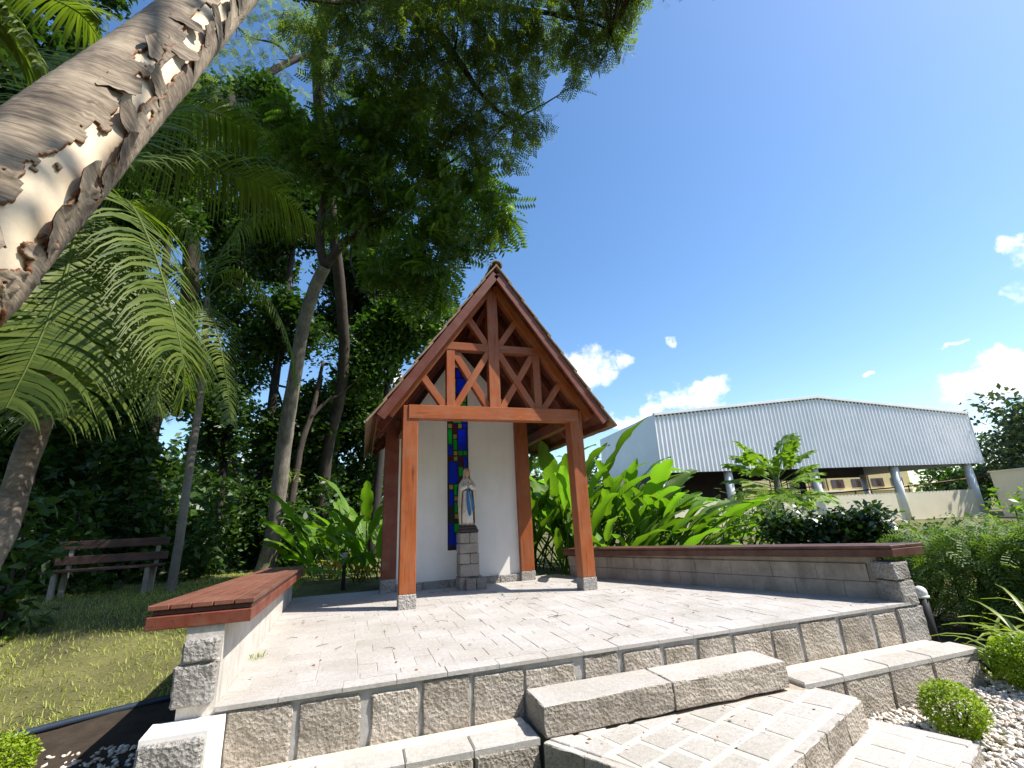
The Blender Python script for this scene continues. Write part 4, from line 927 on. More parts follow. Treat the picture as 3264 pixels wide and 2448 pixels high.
window = link('window', wme, M_BLACK, chapel)
WLOC[window.name] = Vector((0, 0, 0))
for (c, *_), (a, b, z0, z1) in zip(panes, prects):
    o = box('pane', a + .0005, b - .0005, 1.459, 1.463, z0 + .0005, z1 - .0005, GLASS[c], None, 0)
    o.parent = window

# ---------------------------------------------------------------- pedestal and statue
ped = empty('pedestal', (1.02, 1.06, 0), 'squared grey granite pedestal of stacked stones carrying the white statue', 'pedestal')
rows = [(.600, .733, (.881, 1.02, 1.143)), (.468, .594, (.878, 1.146)), (.330, .462, (.876, 1.02, 1.152)), (.168, .324, (.880, 1.155))]
k = 0
for z0, z1, xs in rows:
    for a, b in zip(xs[:-1], xs[1:]):
        for (ya, yb) in ((.955, 1.085), (1.092, 1.215)):
            o = rough_block('stone_block', b - a - .006, yb - ya, z1 - z0, 400 + k, .004, 3, .008); k += 1
            link('stone_block', o, G_PED, ped, ((a + b) / 2, (ya + yb) / 2, (z0 + z1) / 2))
for (a, b, ya, yb, z0, z1) in ((.872, 1.02, .965, 1.22, -.02, .162), (1.026, 1.20, .99, 1.22, -.02, .162), (.95, 1.085, .895, .958, -.02, .148), (1.09, 1.235, .90, .985, -.02, .145)):
    link('stone_block', rough_block('stone_block', b - a, yb - ya, z1 - z0, 430 + k, .005, 3, .008), G_PED, ped, ((a + b) / 2, (ya + yb) / 2, (z0 + z1) / 2)); k += 1

def build_statue():
    B = Vector((1.012, 1.06, .735))
    root = empty('statue', B, 'cream statue of a veiled praying woman with a blue sash, on the granite pedestal', 'statue')
    W = lambda p: Vector(p) + B
    # plinth: three shrinking irregular slabs
    for (w, d, z0, z1, s) in ((.262, .20, 0, .048, 1), (.232, .178, .046, .082, 2), (.20, .155, .08, .104, 3)):
        link('plinth', rough_block('plinth', w, d, z1 - z0, 500 + s, .004, 3, .01), M_BASE, root, W((0.005, 0, (z0 + z1) / 2)))
    # figure: one lathe from hem to crown, folds pressed into it; the front is -y
    prof = [(.10, .086, .066), (.15, .083, .066), (.22, .081, .066), (.32, .078, .066), (.42, .074, .064), (.50, .070, .060), (.56, .066, .056), (.61, .070, .056), (.66, .078, .056), (.70, .080, .054), (.728, .066, .048), (.745, .040, .036), (.757, .026, .027), (.772, .025, .027),
            (.784, .033, .036), (.800, .040, .046), (.820, .0435, .050), (.842, .044, .0505), (.862, .041, .048), (.880, .032, .039), (.892, .018, .022), (.897, .004, .005)]
    n = 48; V = []; F = []
    for i, (z, rx, ry) in enumerate(prof):
        for k in range(n):
            a = 2 * math.pi * k / n; c, s = math.cos(a), math.sin(a)
            f = 1.0
            if z < .6:
                amt = .10 * smooth01((.62 - z) / .4)
                f += amt * (math.sin(9 * a + 3 * z * math.sin(a)) * .6 + .5 * math.sin(15 * a + 2 + 9 * z))
            px, py = rx * c * f, ry * s * f
            if .775 < z < .89:            # face: nose, brow, chin, eye hollows
                front = max(0, -s)
                nose = math.exp(-((c) / .13) ** 2) * math.exp(-((z - .822) / .011) ** 2)
                chin = math.exp(-((c) / .3) ** 2) * math.exp(-((z - .789) / .008) ** 2)
                lips = math.exp(-((c) / .22) ** 2) * math.exp(-((z - .803) / .004) ** 2)
                eyes = (math.exp(-((c - .38) / .16) ** 2) + math.exp(-((c + .38) / .16) ** 2)) * math.exp(-((z - .838) / .006) ** 2)
                py -= front * (.011 * nose + .004 * chin + .003 * lips - .004 * eyes)
            lean = -.006 * smooth01((z - .7) / .1)
            V.append((px, py + lean, z))
    for i in range(len(prof) - 1):
        for k in range(n):
            a = i * n + k; b = i * n + (k + 1) % n; F.append([a, b, b + n, a + n])
    F.append(list(range(n))[::-1]); F.append([(len(prof) - 1) * n + k for k in range(n)])
    me = mesh_py('figure', V, F, True)
    me.materials.append(M_GOWN); me.materials.append(M_SKIN)
    for p in me.polygons:
        if p.center.z > .752: p.material_index = 1
    link('figure', me, None, root, B)
    # mantle and veil: shell open in front, from crown to hem
    vp = [(.12, .116, .078, 62), (.20, .122, .082, 60), (.30, .128, .084, 56), (.40, .130, .084, 50), (.48, .130, .082, 46), (.56, .124, .078, 44), (.63, .116, .072, 42), (.69, .102, .066, 40), (.725, .080, .060, 42), (.75, .060, .055, 44), (.775, .052, .054, 48), (.80, .051, .056, 50), (.83, .052, .058, 50), (.86, .050, .056, 46), (.885, .040, .047, 34), (.902, .022, .028, 20), (.908, .004, .006, 4)]
    n = 40; V = []; F = []
    for sh in (0, 1):
        for i, (z, rx, ry, op) in enumerate(vp):
            for k in range(n + 1):
                a0 = math.radians(-90 + op); a1 = math.radians(270 - op)
                a = a0 + (a1 - a0) * k / n
                f = 1 + (.045 * math.sin(13 * a + z * 6) + .02 * math.sin(23 * a)) * (1 if z < .7 else .35) * smooth01((.9 - z) / .2)
                f *= (1 - .055 * sh)
                V.append((rx * f * math.cos(a), ry * f * math.sin(a) - .004 * smooth01((z - .7) / .1), z - (.004 if sh else 0)))
    m = len(vp) * (n + 1)
    for i in range(len(vp) - 1):
        for k in range(n):
            a = i * (n + 1) + k
            F.append([a, a + 1, a + n + 2, a + n + 1]); F.append([m + a + 1, m + a, m + a + n + 1, m + a + n + 2])
        a = i * (n + 1); F.append([a, a + n + 1, m + a + n + 1, m + a]); a += n; F.append([a + n + 1, a, m + a, m + a + n + 1])
    for k in range(n): F.append([k + 1, k, m + k, m + k + 1])
    link('mantle', mesh_py('mantle', V, F, True), M_STATUE, root, B)
    # sleeves and joined hands
    for s in (-1, 1):
        link('sleeve', tube('sleeve', [(s * .088, -.028, .668), (s * .092, -.062, .612), (s * .055, -.088, .622), (s * .018, -.094, .650)], [.034, .036, .034, .022], 12, True, .12, True, 3 + s, 4), M_GOWN, root, B)
        parts = [tube('palm', [(s * .012, -.094, .648), (s * .008, -.104, .672), (s * .0055, -.108, .688)], [.010, .0105, .009], 8)]
        for j, (l, o) in enumerate(((.026, -.012), (.031, -.005), (.029, .002), (.022, .008))):
            parts.append(tube('f', [(s * .0055, -.108 + o, .686), (s * .0035, -.113 + o, .686 + l * .55), (s * .002, -.114 + o, .686 + l)], [.0040, .0036, .0022], 6))
        parts.append(tube('t', [(s * .008, -.112, .664), (s * .006, -.124, .680), (s * .004, -.127, .694)], [.004, .0038, .0022], 6))
        link('hand', merge('hand', parts, True), M_SKIN, root, B)
    # sash: waistband and two long tails
    V = []; F = []; n = 24
    for z in (.575, .602):
        for k in range(n):
            a = 2 * math.pi * k / n; V.append((.0725 * math.cos(a), .062 * math.sin(a) , z))
    for k in range(n): F.append([k, (k + 1) % n, n + (k + 1) % n, n + k])
    link('waistband', mesh_py('waistband', V, F, True), M_BLUE, root, B)
    def tail(name, pts, th=.007):
        V = []; F = []
        for (x, y, z, w) in pts:
            V += [(x - w, y, z), (x, y - .006, z), (x + w, y, z), (x + w, y + th, z), (x - w, y + th, z)]
        for i in range(len(pts) - 1):
            for k in range(5):
                a = i * 5 + k; b = i * 5 + (k + 1) % 5; F.append([a, b, b + 5, a + 5])
        F.append([0, 4, 3, 2, 1]); q = (len(pts) - 1) * 5; F.append([q, q + 1, q + 2, q + 3, q + 4])
        link(name, mesh_py(name, V, F, False), M_BLUE, root, B)
    tail('sash_tail', [(.000, -.068, .60, .009), (-.004, -.074, .54, .016), (-.004, -.079, .46, .022), (.004, -.081, .38, .026), (.014, -.082, .31, .028), (.022, -.083, .255, .022), (.018, -.083, .225, .006)])
    tail('sash_tail', [(.014, -.068, .60, .008), (.034, -.071, .54, .011), (.052, -.071, .47, .014), (.068, -.069, .40, .016), (.077, -.065, .345, .017), (.079, -.063, .295, .013)])
    beads = []
    for i in range(34):
        t = i / 33; x = -.052 + .018 * math.sin(t * math.pi * 2) ; z = .60 - .32 * math.sin(t * math.pi); 
        bm = bmesh.new(); bmesh.ops.create_icosphere(bm, subdivisions=1, radius=.0035); bmesh.ops.translate(bm, vec=(-.055 + .022 * math.cos(t * math.pi), -.078 + .0 * t, z), verts=bm.verts); beads.append(bm_mesh('b', bm))
    link('rosary', merge('rosary', beads), M_BASE, root, B)
    # feet peeping from the hem
    for s in (-1, 1):
        link('foot', tube('foot', [(s * .022, -.04, .118), (s * .024, -.07, .114), (s * .026, -.092, .109)], [.014, .014, .008], 8), M_SKIN, root, B)
build_statue()

# ---------------------------------------------------------------- sports hall beyond the garden
hall = empty('sports_hall', (34.2, 20.2, -.7), 'open sided sports hall clad in ribbed silver sheet above white round columns', 'sports hall')
HA = Vector((19.84, 22.165)); HU = Vector((.99111, -.13302)); HV = Vector((.13302, .99111))
def hp(u, v, z): p = HA + HU * u + HV * v; return Vector((p.x, p.y, z))
def hbox(name, u0, u1, v0, v1, z0, z1, mat, root=None, bev=0):
    me = box_mesh(name, u1 - u0, v1 - v0, z1 - z0, bev)
    return link(name, me, mat, root if root is not None else hall, hp((u0 + u1) / 2, (v0 + v1) / 2, (z0 + z1) / 2), (0, 0, math.atan2(HU.y, HU.x)))
def gable(u): return 7.74 + (9.12 - 7.74) * (1 - abs(u - 14.4) / 14.6)
def build_cladding():
    pitch = .34; V = []; F = []
    u = 0.0; xs = []
    while u < 29.1:
        xs += [(u, 0), (u + pitch * .22, 0), (u + pitch * .5, .10), (u + pitch * .74, .10)]; u += pitch
    for (uu, d) in xs:
        V += [hp(uu, d, 3.46), hp(uu, d, gable(min(uu, 29.1)) )]
    for i in range(len(xs) - 1): F.append([2 * i, 2 * i + 2, 2 * i + 3, 2 * i + 1])
    link('facade_cladding', mesh_py('facade_cladding', V, F), M_SHEET, hall)
build_cladding()
hd = 11
link('side_cladding', mesh_py('side_cladding', [hp(-.02, 0, 3.46), hp(-.02, hd, 3.46), hp(-.02, hd, 7.74), hp(-.02, 0, 7.74), hp(.08, .1, 3.46), hp(.08, hd, 3.46), hp(.08, hd, 7.7), hp(.08, .1, 7.7)], [[0, 3, 2, 1], [4, 5, 6, 7], [0, 1, 5, 4], [3, 7, 6, 2]]), M_SHEET, hall)
link('side_cladding', mesh_py('side_cladding', [hp(29.15, 0, 3.46), hp(29.15, hd, 3.46), hp(29.15, hd, 7.74), hp(29.15, 0, 7.74), hp(29.05, .1, 3.46), hp(29.05, hd, 3.46), hp(29.05, hd, 7.7), hp(29.05, .1, 7.7)], [[0, 1, 2, 3], [4, 7, 6, 5], [0, 4, 5, 1], [3, 2, 6, 7]]), M_SHEET, hall)
for (ua, ub) in ((0, 14.4), (14.4, 29.1)):
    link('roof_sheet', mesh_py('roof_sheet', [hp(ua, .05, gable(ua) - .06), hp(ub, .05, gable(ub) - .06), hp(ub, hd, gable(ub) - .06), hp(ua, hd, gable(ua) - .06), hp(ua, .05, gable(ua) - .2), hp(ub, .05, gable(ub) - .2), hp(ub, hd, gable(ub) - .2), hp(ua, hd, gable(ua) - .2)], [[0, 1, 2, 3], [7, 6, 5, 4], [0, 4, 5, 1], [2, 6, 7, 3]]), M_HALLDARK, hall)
    me_dir = 1
    p0, p1 = hp(ua, .05, gable(ua) - .01), hp(ub, .05, gable(ub) - .01)
    beam('verge_trim', p0, p1, .20, .30, M_SHEET, hall, (HV.x, HV.y, 0))
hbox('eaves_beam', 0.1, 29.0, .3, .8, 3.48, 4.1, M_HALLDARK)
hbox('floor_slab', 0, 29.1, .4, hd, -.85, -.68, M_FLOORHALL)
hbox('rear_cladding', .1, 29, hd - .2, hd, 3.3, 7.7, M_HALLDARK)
hbox('inner_wall', 0.2, 13.0, 9.6, 9.8, -.7, 7.4, M_HALLDARK)  # dark wall added for the shade in the hall's left part
hbox('inner_wall', -.0, .2, 2, hd, -.7, 3.4, M_HALLDARK)
for u in (-1.9 + .0, 5.67, 13.15, 20.65, 28.1):
    if u < 0: u = .35
    bm = bmesh.new(); bmesh.ops.create_cone(bm, segments=20, radius1=.30, radius2=.30, depth=4.5, cap_ends=True)
    link('column', bm_mesh('column', bm, True), M_WHITECOL, hall, hp(u, .62, 1.3))
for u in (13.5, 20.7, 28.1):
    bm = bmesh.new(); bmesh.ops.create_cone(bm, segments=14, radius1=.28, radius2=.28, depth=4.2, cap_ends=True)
    link('column', bm_mesh('column', bm, True), M_HALLDARK if u < 21 else M_WHITECOL, hall, hp(u, 10.2, 1.4))  # inner columns take the shaded colour, the outermost stays white
for (a, b) in ((.6, 5.4), (5.95, 12.88), (13.43, 20.38), (20.92, 27.85)):
    hbox('parapet_wall', a, b, .52, .70, -1.1, 1.40, M_CREAM)
# steel goal cage inside
gc = []
def gbar(p, q, w=.07):
    p, q = Vector(p), Vector(q); X = (q - p).normalized(); Y = X.orthogonal().normalized(); Z = X.cross(Y)
    me = box_mesh('g', (q - p).length, w, w, 0); me.transform(Matrix.Translation((p + q) / 2) @ Matrix((X, Y, Z)).transposed().to_4x4()); gc.append(me)
for k in range(6):
    gbar(hp(16.6 + k * .6, 7, 1.9), hp(16.6 + k * .6, 7, 3.2))
    gbar(hp(15.6, 5 + k * .7, -.6), hp(15.6, 5 + k * .7, 3.7), .09)
for z in (1.9, 2.35, 2.8, 3.2): gbar(hp(16.6, 7, z), hp(19.6, 7, z))
for z in (.6, 1.4, 2.2, 3.0): gbar(hp(15.6, 5, z), hp(15.6, 8.5, z))
gbar(hp(15.6, 7, 2.3), hp(16.6, 7, 2.3)); gbar(hp(15.6, 7, 1.9), hp(15.6, 7, -.7), .12)
cage = link('basketball_frame', merge('basketball_frame', gc), M_DARKMETAL)
tag(cage, 'dark steel barred frame standing inside the open sports hall', 'steel frame')
# yellow building behind the hall
yb = empty('yellow_building', hp(55, 37, -.7), 'pale yellow two storey building seen through the open sports hall', 'building')
def yw(name, u0, u1, v0, v1, z0, z1, mat, root=yb): return hbox(name, u0, u1, v0, v1, z0, z1, mat, root)
yw('wall', 26, 66, 36, 44, -.9, 7.5, M_YELLOW)
yw('ledge', 40, 66, 35.6, 36, 2.5, 2.75, M_CREAM); yw('ledge', 40, 66, 35.7, 36, 1.1, 1.25, M_CREAM)
for i, u in enumerate((42, 46, 50, 54, 58, 62)):
    w = yw('window', u, u + 2.4, 35.93, 35.99, 3.1, 4.5, M_HALLDARK)
    for k in range(9):
        me = box_mesh('grille_bar', .06, .05, 1.4, 0)
        link('grille_bar', me, M_BROWNPIPE, w, hp(u + .2 + k * .25, 35.9, 3.8), (0, 0, 0)); 
    w2 = yw('window', u, u + 2.4, 35.93, 35.99, .0, 1.0, M_HALLDARK)
for u in (48.9, 57.2): yw('downpipe', u, u + .16, 35.75, 35.9, -.9, 7.4, M_BROWNPIPE)
# cream block at the right
ANG = math.radians(65.5)
cb = empty('cream_building', (52, 16.5, -.9), 'plain cream rendered block at the right edge behind the bushes', 'building')
cdir = Vector((math.sin(ANG), math.cos(ANG)))
def cpt(azd, d): a = math.radians(azd); return Vector((Cv.x + math.sin(a) * d, Cv.y + math.cos(a) * d))
pA, pB = cpt(64.25, 50), cpt(72, 44)
cu = (pB - pA).normalized(); cvn = Vector((-cu.y, cu.x))
if cvn.dot(pA - Vector(Cv[:2])) < 0: cvn = -cvn
poly = [pA, pB, pB + cvn * 7, pA + cvn * 7]
link('wall', prism_z('wall', [tuple(p) for p in poly], -.9, 2.52), M_CREAM, cb)
link('roof_edge', prism_z('roof_edge', [tuple(pA - cu * .08 - cvn * .08), tuple(pB - cvn * .08), tuple(pB + cvn * 7.1), tuple(pA + cvn * 7.1 - cu * .08)], 2.52, 2.62), M_CREAM, cb)
dA = pA + cu * 3.2 - cvn * .03
link('hatch', prism_z('hatch', [tuple(dA), tuple(dA + cu * 1.2), tuple(dA + cu * 1.2 + cvn * .05), tuple(dA + cvn * .05)], -.3, .8), M_WHITEP, cb)
# brown handrail between hall and block
hr = empty('handrail', hp(30, 3, -.7), 'thin brown pipe handrail between the sports hall and the cream block', 'handrail')
link('rail', tube('rail', [hp(19, 14, 1.55), hp(28, 6, 2.0), hp(32.5, 1.5, 2.55)], [.06, .06, .06], 8), M_BROWNPIPE, hr, (0, 0, 0))
for k in range(4):
    p = hp(22 + 3 * k, 11.4 - 2.8 * k, 0); link('rail_post', tube('rail_post', [(p.x, p.y, -.8), (p.x, p.y, 1.7 + .22 * k)], [.05, .05], 8), M_BROWNPIPE, hr, (0, 0, 0))
# ---------------------------------------------------------------- foliage builders (numpy)
NR_ = np.random.RandomState(5)
def rand_rot(n, up=.5, rs=NR_):
    """random leaf frames: normal leaning up, X axis along the leaf. returns (n,3,3) columns X,Y,Z"""
    z = rs.normal(size=(n, 3)); z /= np.linalg.norm(z, axis=1)[:, None]
    z[:, 2] = np.abs(z[:, 2]) + up; z /= np.linalg.norm(z, axis=1)[:, None]
    x = rs.normal(size=(n, 3)); x -= (x * z).sum(1)[:, None] * z; x /= np.linalg.norm(x, axis=1)[:, None]
    y = np.cross(z, x)
    return np.stack([x, y, z], axis=2)
def scatter(tv, tf, P, R, S):
    """copies of a template (tv verts, tf faces of one size) -> V, F"""
    n = len(P); tv = np.asarray(tv, float); tf = np.asarray(tf, int)
    V = np.einsum('nij,kj->nki', R, tv) * S[:, None, None] + P[:, None, :]
    F = tf[None] + (np.arange(n) * len(tv))[:, None, None]
    return V.reshape(-1, 3), F.reshape(-1, tf.shape[1])
T_LEAF = ([(0, 0, 0), (.45, .26, .05), (1, 0, -.06), (.45, -.26, .05)], [(0, 3, 2, 1)])
T_LEAF2 = ([(0, 0, 0), (.3, .2, .06), (.7, .17, .05), (1, 0, -.1), (.7, -.17, .05), (.3, -.2, .06), (.5, 0, 0)], [(0, 6, 2, 1), (6, 3, 2, 2)])
def t_pinnate(pairs=8, ll=.32, lw=.11, droop=.35):
    V, F = [], []
    for i in range(pairs):
        t = .18 + .8 * i / (pairs - 1); z = -droop * t * t
        L = ll * (1 - .45 * abs(t - .55))
        for s in (-1, 1):
            k = len(V); dx = .35 * L
            V += [(t, 0, z), (t + dx * .5 - lw * .35, s * L * .5, z - .02), (t + dx, s * L, z - .07), (t + dx * .5 + lw * .65, s * L * .5, z - .02)]
            F.append((k, k + 1, k + 2, k + 3) if s > 0 else (k + 3, k + 2, k + 1, k))
    k = len(V); V += [(0, -.008, 0), (.5, -.008, -.25 * droop), (.5, .008, -.25 * droop), (0, .008, 0)]; F.append((k, k + 1, k + 2, k + 3))
    return V, F
def t_bipinnate(pin=6):
    V, F = [], []
    for i in range(pin):
        t = .15 + .8 * i / (pin - 1)
        for s in (-1, 1):
            L = .34 * (1 - .4 * abs(t - .5)); w = .045
            for j in range(2):
                a, b = .03 + L * j / 2, .03 + L * (j + .86) / 2
                k = len(V)
                V += [(t + a * .45 - w, s * a, -.25 * t * t - a * .15), (t + b * .45 - w, s * b, -.25 * t * t - b * .15), (t + b * .45 + w, s * b, -.25 * t * t - b * .15), (t + a * .45 + w, s * a, -.25 * t * t - a * .15)]
                F.append((k, k + 1, k + 2, k + 3) if s < 0 else (k + 3, k + 2, k + 1, k))
    return V, F
def clump_points(clumps, per, rs, flat=.75, shell=.45):
    P = []
    for c in clumps:
        x, y, z, r = c[:4]
        n = max(3, int(per * r ** 2.0))
        d = rs.normal(size=(n, 3)); d /= np.linalg.norm(d, axis=1)[:, None]
        rad = (shell + (1 - shell) * rs.rand(n)) ** 1.0 * r * (.75 + .5 * rs.rand(n))
        p = d * rad[:, None]; p[:, 2] *= flat
        P.append(p + np.array([x, y, z]))
    return np.concatenate(P)
def foliage(name, clumps, per, tmpl, size, mat, root, up=.4, rs=None, flat=.75, kind=None, hang=False, jit=.35):
    rs = rs or NR_
    P = clump_points(clumps, per, rs, flat)
    n = len(P); R = rand_rot(n, up, rs)
    if hang:
        R = R.copy(); x = R[:, :, 0].copy(); x[:, 2] -= .5; x /= np.linalg.norm(x, axis=1)[:, None]
        z = R[:, :, 2]; z = z - (z * x).sum(1)[:, None] * x; z /= np.linalg.norm(z, axis=1)[:, None]
        R = np.stack([x, np.cross(z, x), z], axis=2)
    S = size * (1 - jit + 2 * jit * rs.rand(n))
    V, F = scatter(*tmpl, P, R, S)
    o = link(name, mesh_np(name, V, F), mat, root)
    if kind: o['kind'] = kind
    return o
def twig_lines(clumps, start_pts, rs, rad=.03):
    ms = []
    for c in clumps:
        p = Vector(c[:3]); s = min(start_pts, key=lambda q: (Vector(q) - p).length)
        s = Vector(s); mid = (s + p) / 2 + Vector(rs.uniform(-.15, .15, 3)) * (p - s).length * .6
        ms.append(tube('t', [s, mid, p], [rad, rad * .7, rad * .3], 5, True, 0, False, 0, 3))
    return ms
def branch_set(root, keys, mat, n=8, name='limb', rough=.15):
    pts = []
    for k in keys:
        l = DATA[k]
        link(name, tube(name, [q[:3] for q in l], [q[3] for q in l], n, True, rough, True, len(k), 4), mat, root)
        pts += [q[:3] for q in l]
    return pts
rs = np.random.RandomState(21)

# ---------------------------------------------------------------- main tree (pinnate leaves) leaning over the chapel
b = DATA['main_trunk'][0]
t = empty('pinnate_tree', (b[0], b[1], H(b[0], b[1])), 'pale barked tree behind the left seat wall whose feathered leaves reach over the chapel', 'tree')
tr = [[b[0] - .03, b[1] + .03, H(b[0], b[1]) - .1, .25]] + DATA['main_trunk']
link('trunk', tube('trunk', [q[:3] for q in tr], [q[3] for q in tr], 16, True, .14, True, 2, 5), B_GREY, t)
pts = branch_set(t, ['main_b1', 'main_b2', 'main_b3', 'main_b4'], B_DARK)
link('twigs', merge('twigs', twig_lines(DATA['pinnate'], pts, rs), True), B_DARK, t)['kind'] = 'stuff'
foliage('crown', DATA['pinnate'], 300, t_pinnate(), .47, L_PINN, t, .35, rs, .8, hang=True)
foliage('sunlit_leaves', [[c[0] + .25, c[1] - .1, c[2] + .1, c[3] * .75] for c in (DATA['pinnate'][k] for k in (0, 1, 3, 7, 18, 6))], 110, t_pinnate(), .40, L_SUNLIT, t, .35, rs, .8, hang=True)  # bright clumps painting the sunlit fringe of the crown
# second slender tree next to it
b = DATA['second'][0]
t = empty('slender_tree', (b[0], b[1], H(b[0], b[1])), 'slender forked tree right behind the pale barked tree', 'tree')
branch_set(t, ['second', 'second_b'], B_DARK, 10, 'trunk')
top = [[q[0], q[1], q[2] + .2, .8] for q in (DATA['second'][-1], DATA['second_b'][-1])]
foliage('crown', top + [[top[0][0] - .5, top[0][1] + .4, top[0][2] + .7, .9], [top[1][0] + .3, top[1][1], top[1][2] + .6, .8]], 300, T_LEAF, .13, L_DARK, t, .4, rs)
bz = DATA['second'][2]
bro = foliage('bromeliad', [[bz[0] - .15, bz[1] - .35, bz[2] - .2, .28]], 700, ([(0, 0, 0), (.5, .05, .12), (1, 0, 0), (.5, -.05, .12)], [(0, 3, 2, 1)]), .34, L_STRAP, None, .1, rs, .8)
tag(bro, 'spiky green epiphyte tuft growing on the slender forked trunk', 'plant')
# ---------------------------------------------------------------- tall overhanging feathery tree
t = empty('feathery_tree', (-1.6, 9.6, -.05), 'tall dark tree with fine feathery leaves and brown pods overhanging from the top edge', 'tree')
f1 = DATA['feather_l1'][0]
link('trunk', tube('trunk', [(-1.6, 9.6, -.2), (-1.5, 9.2, 3.0), (-1.15, 8.0, 6.2), f1[:3], DATA['feather_l1'][1][:3]], [.17, .16, .16, f1[3] * .72, .15], 12, True, .12, True, 4, 4), B_DARK, t)
DATA['feather_l1'] = DATA['feather_l1'][1:]; pts = branch_set(t, ['feather_l1', 'feather_l2', 'feather_l3'], B_DARK)
fl0 = DATA['feather_l1'][0]
for q in ((-2.5, .5, 9.2), (1.0, -1.2, 9.6), (-1.0, -2.0, 9.0)):
    link('limb', tube('limb', [fl0[:3], tuple((a + c) / 2 + .2 for a, c in zip(fl0[:3], q)), q], [.12, .09, .04], 8, True, .1, True, 3, 4), B_DARK, t); pts.append(q)
allc = DATA['feather'] + DATA['overhead']
link('twigs', merge('twigs', twig_lines(allc, pts, rs, .025), True), B_DARK, t)['kind'] = 'stuff'
foliage('crown', DATA['feather'], 370, t_bipinnate(), .28, L_FEATH, t, .35, rs, .85, hang=True)
foliage('crown', DATA['overhead'], 600, t_bipinnate(), .28, L_FEATH, t, .35, rs, .85, hang=True)
foliage('seed_pods', DATA['feather'], 60, ([(0, 0, 0), (.5, .1, .01), (1, 0, 0), (.5, -.1, -.01)], [(0, 3, 2, 1)]), .15, L_POD, t, -.6, rs, .8, 'stuff', True)
# ---------------------------------------------------------------- pale feathery tree far behind
t = empty('airy_tree', (-6.4, 10.5, -.05), 'airy pale green tree with bare twisting branches high behind the peeling trunk', 'tree')
b0 = DATA['pale_b1'][0]
link('trunk', tube('trunk', [(-6.4, 10.5, -.3), (-6.6, 10.4, 4), (-6.0, 10.2, 7.0), b0[:3]], [.32, .28, .25, b0[3]], 12, True, .1, True, 5, 4), B_DARK, t)
pts = branch_set(t, ['pale_b1', 'pale_b2', 'pale_b3', 'pale_b4', 'pale_b5', 'pale_b6'], B_DARK)
link('twigs', merge('twigs', twig_lines(DATA['pale'], pts, rs, .03) , True), B_DARK, t)['kind'] = 'stuff'
foliage('crown', DATA['pale'], 60, t_bipinnate(), .30, L_PALE, t, .3, rs, .8)
# ---------------------------------------------------------------- dark trees of the garden's rear
names = ['broad dark tree at the left edge behind the palm', 'tall dark tree behind the park bench', 'dense dark tree above the ringed palm stem',
         'dark tree with sky gaps between the ringed palm and the pale barked trunk', 'dense tree directly behind the pale barked trunk', 'dark round tree left of the chapel roof', 'bright topped tree touching the chapel roof slope']
for i, cl in enumerate(DATA['bg']):
    if not cl: continue
    bx, by = DATA['bgtrunk'][i]
    t = empty('shade_tree', (bx, by, H(bx, by)), names[i], 'tree', 'dark trees behind the garden')
    topz = max(c[2] for c in cl)
    ctr = np.mean([c[:3] for c in cl], axis=0)
    trp = [(bx, by, H(bx, by) - .2), ((bx * 2 + ctr[0]) / 3, (by * 2 + ctr[1]) / 3, topz * .35), ((bx + ctr[0] * 2) / 3, (by + ctr[1] * 2) / 3, topz * .7), (ctr[0], ctr[1], topz * .95)]
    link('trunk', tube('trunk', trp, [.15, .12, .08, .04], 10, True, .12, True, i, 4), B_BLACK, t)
    sp = [tuple(Vector(trp[0]).lerp(Vector(trp[1]), .6)), *trp[1:]]
    link('twigs', merge('twigs', twig_lines(cl, sp, rs, .04), True), B_DARK, t)['kind'] = 'stuff'
    foliage('crown', cl, (1500, 1500, 1500, 1300, 1600, 1600, 1600)[i], T_LEAF, .21, L_MID if i == 6 else L_DARK, t, .35, rs, .9)
for i, (x, y, z, r) in enumerate(DATA['under']):
    g = H(x, y)
    t = empty('undergrowth_shrub', (x, y, g), ('leafy dark shrub at the left edge beside the bench', 'dark shrub behind the left half of the bench', 'dark shrub behind the right half of the bench', 'shrub in shade left of the pale barked trunk', 'low shrub by the foot of the pale barked trunk',
         'shrub between the two trunks and the chapel', 'shrub behind the yellowing leaves left of the chapel', 'low dark shrub behind the seat wall end', 'tall shrub behind the mottled palm stem', 'tall dark shrub above the park bench')[i], 'shrub', 'shrubs in the shade')
    hgt = max(z + r - g, .6)
    cl = [[x + rs.uniform(-.5, .5) * r, y + rs.uniform(-.3, .3) * r, g + hgt * k / 3, r * (.95 - .12 * k)] for k in range(4)]
    link('stem', merge('stem', [tube('s', [(x, y, g - .1), (c[0], c[1], c[2])], [.03, .01], 5) for c in cl], True), B_DARK, t)['kind'] = 'stuff'
    foliage('crown', cl, 800, T_LEAF, .18, L_DARK, t, .3, rs, .9)

# ---------------------------------------------------------------- peeling bark trunk in the foreground
pb = DATA['paper']
t = empty('peeling_bark_tree', (pb[0][0] - .05, pb[0][1] - .2, -.62), 'thick leaning trunk with peeling grey bark over pale inner bark in the left foreground', 'tree')
pp = [[pb[0][0] - .05, pb[0][1] - .2, -.75, .22], [pb[0][0] - .02, pb[0][1] - .1, .2, .185]] + pb
trunk_me = tube('trunk', [q[:3] for q in pp], [q[3] for q in pp], 64, True, .035, True, 8, 14)
trunk_o = link('trunk', trunk_me, B_PALEIN, t)
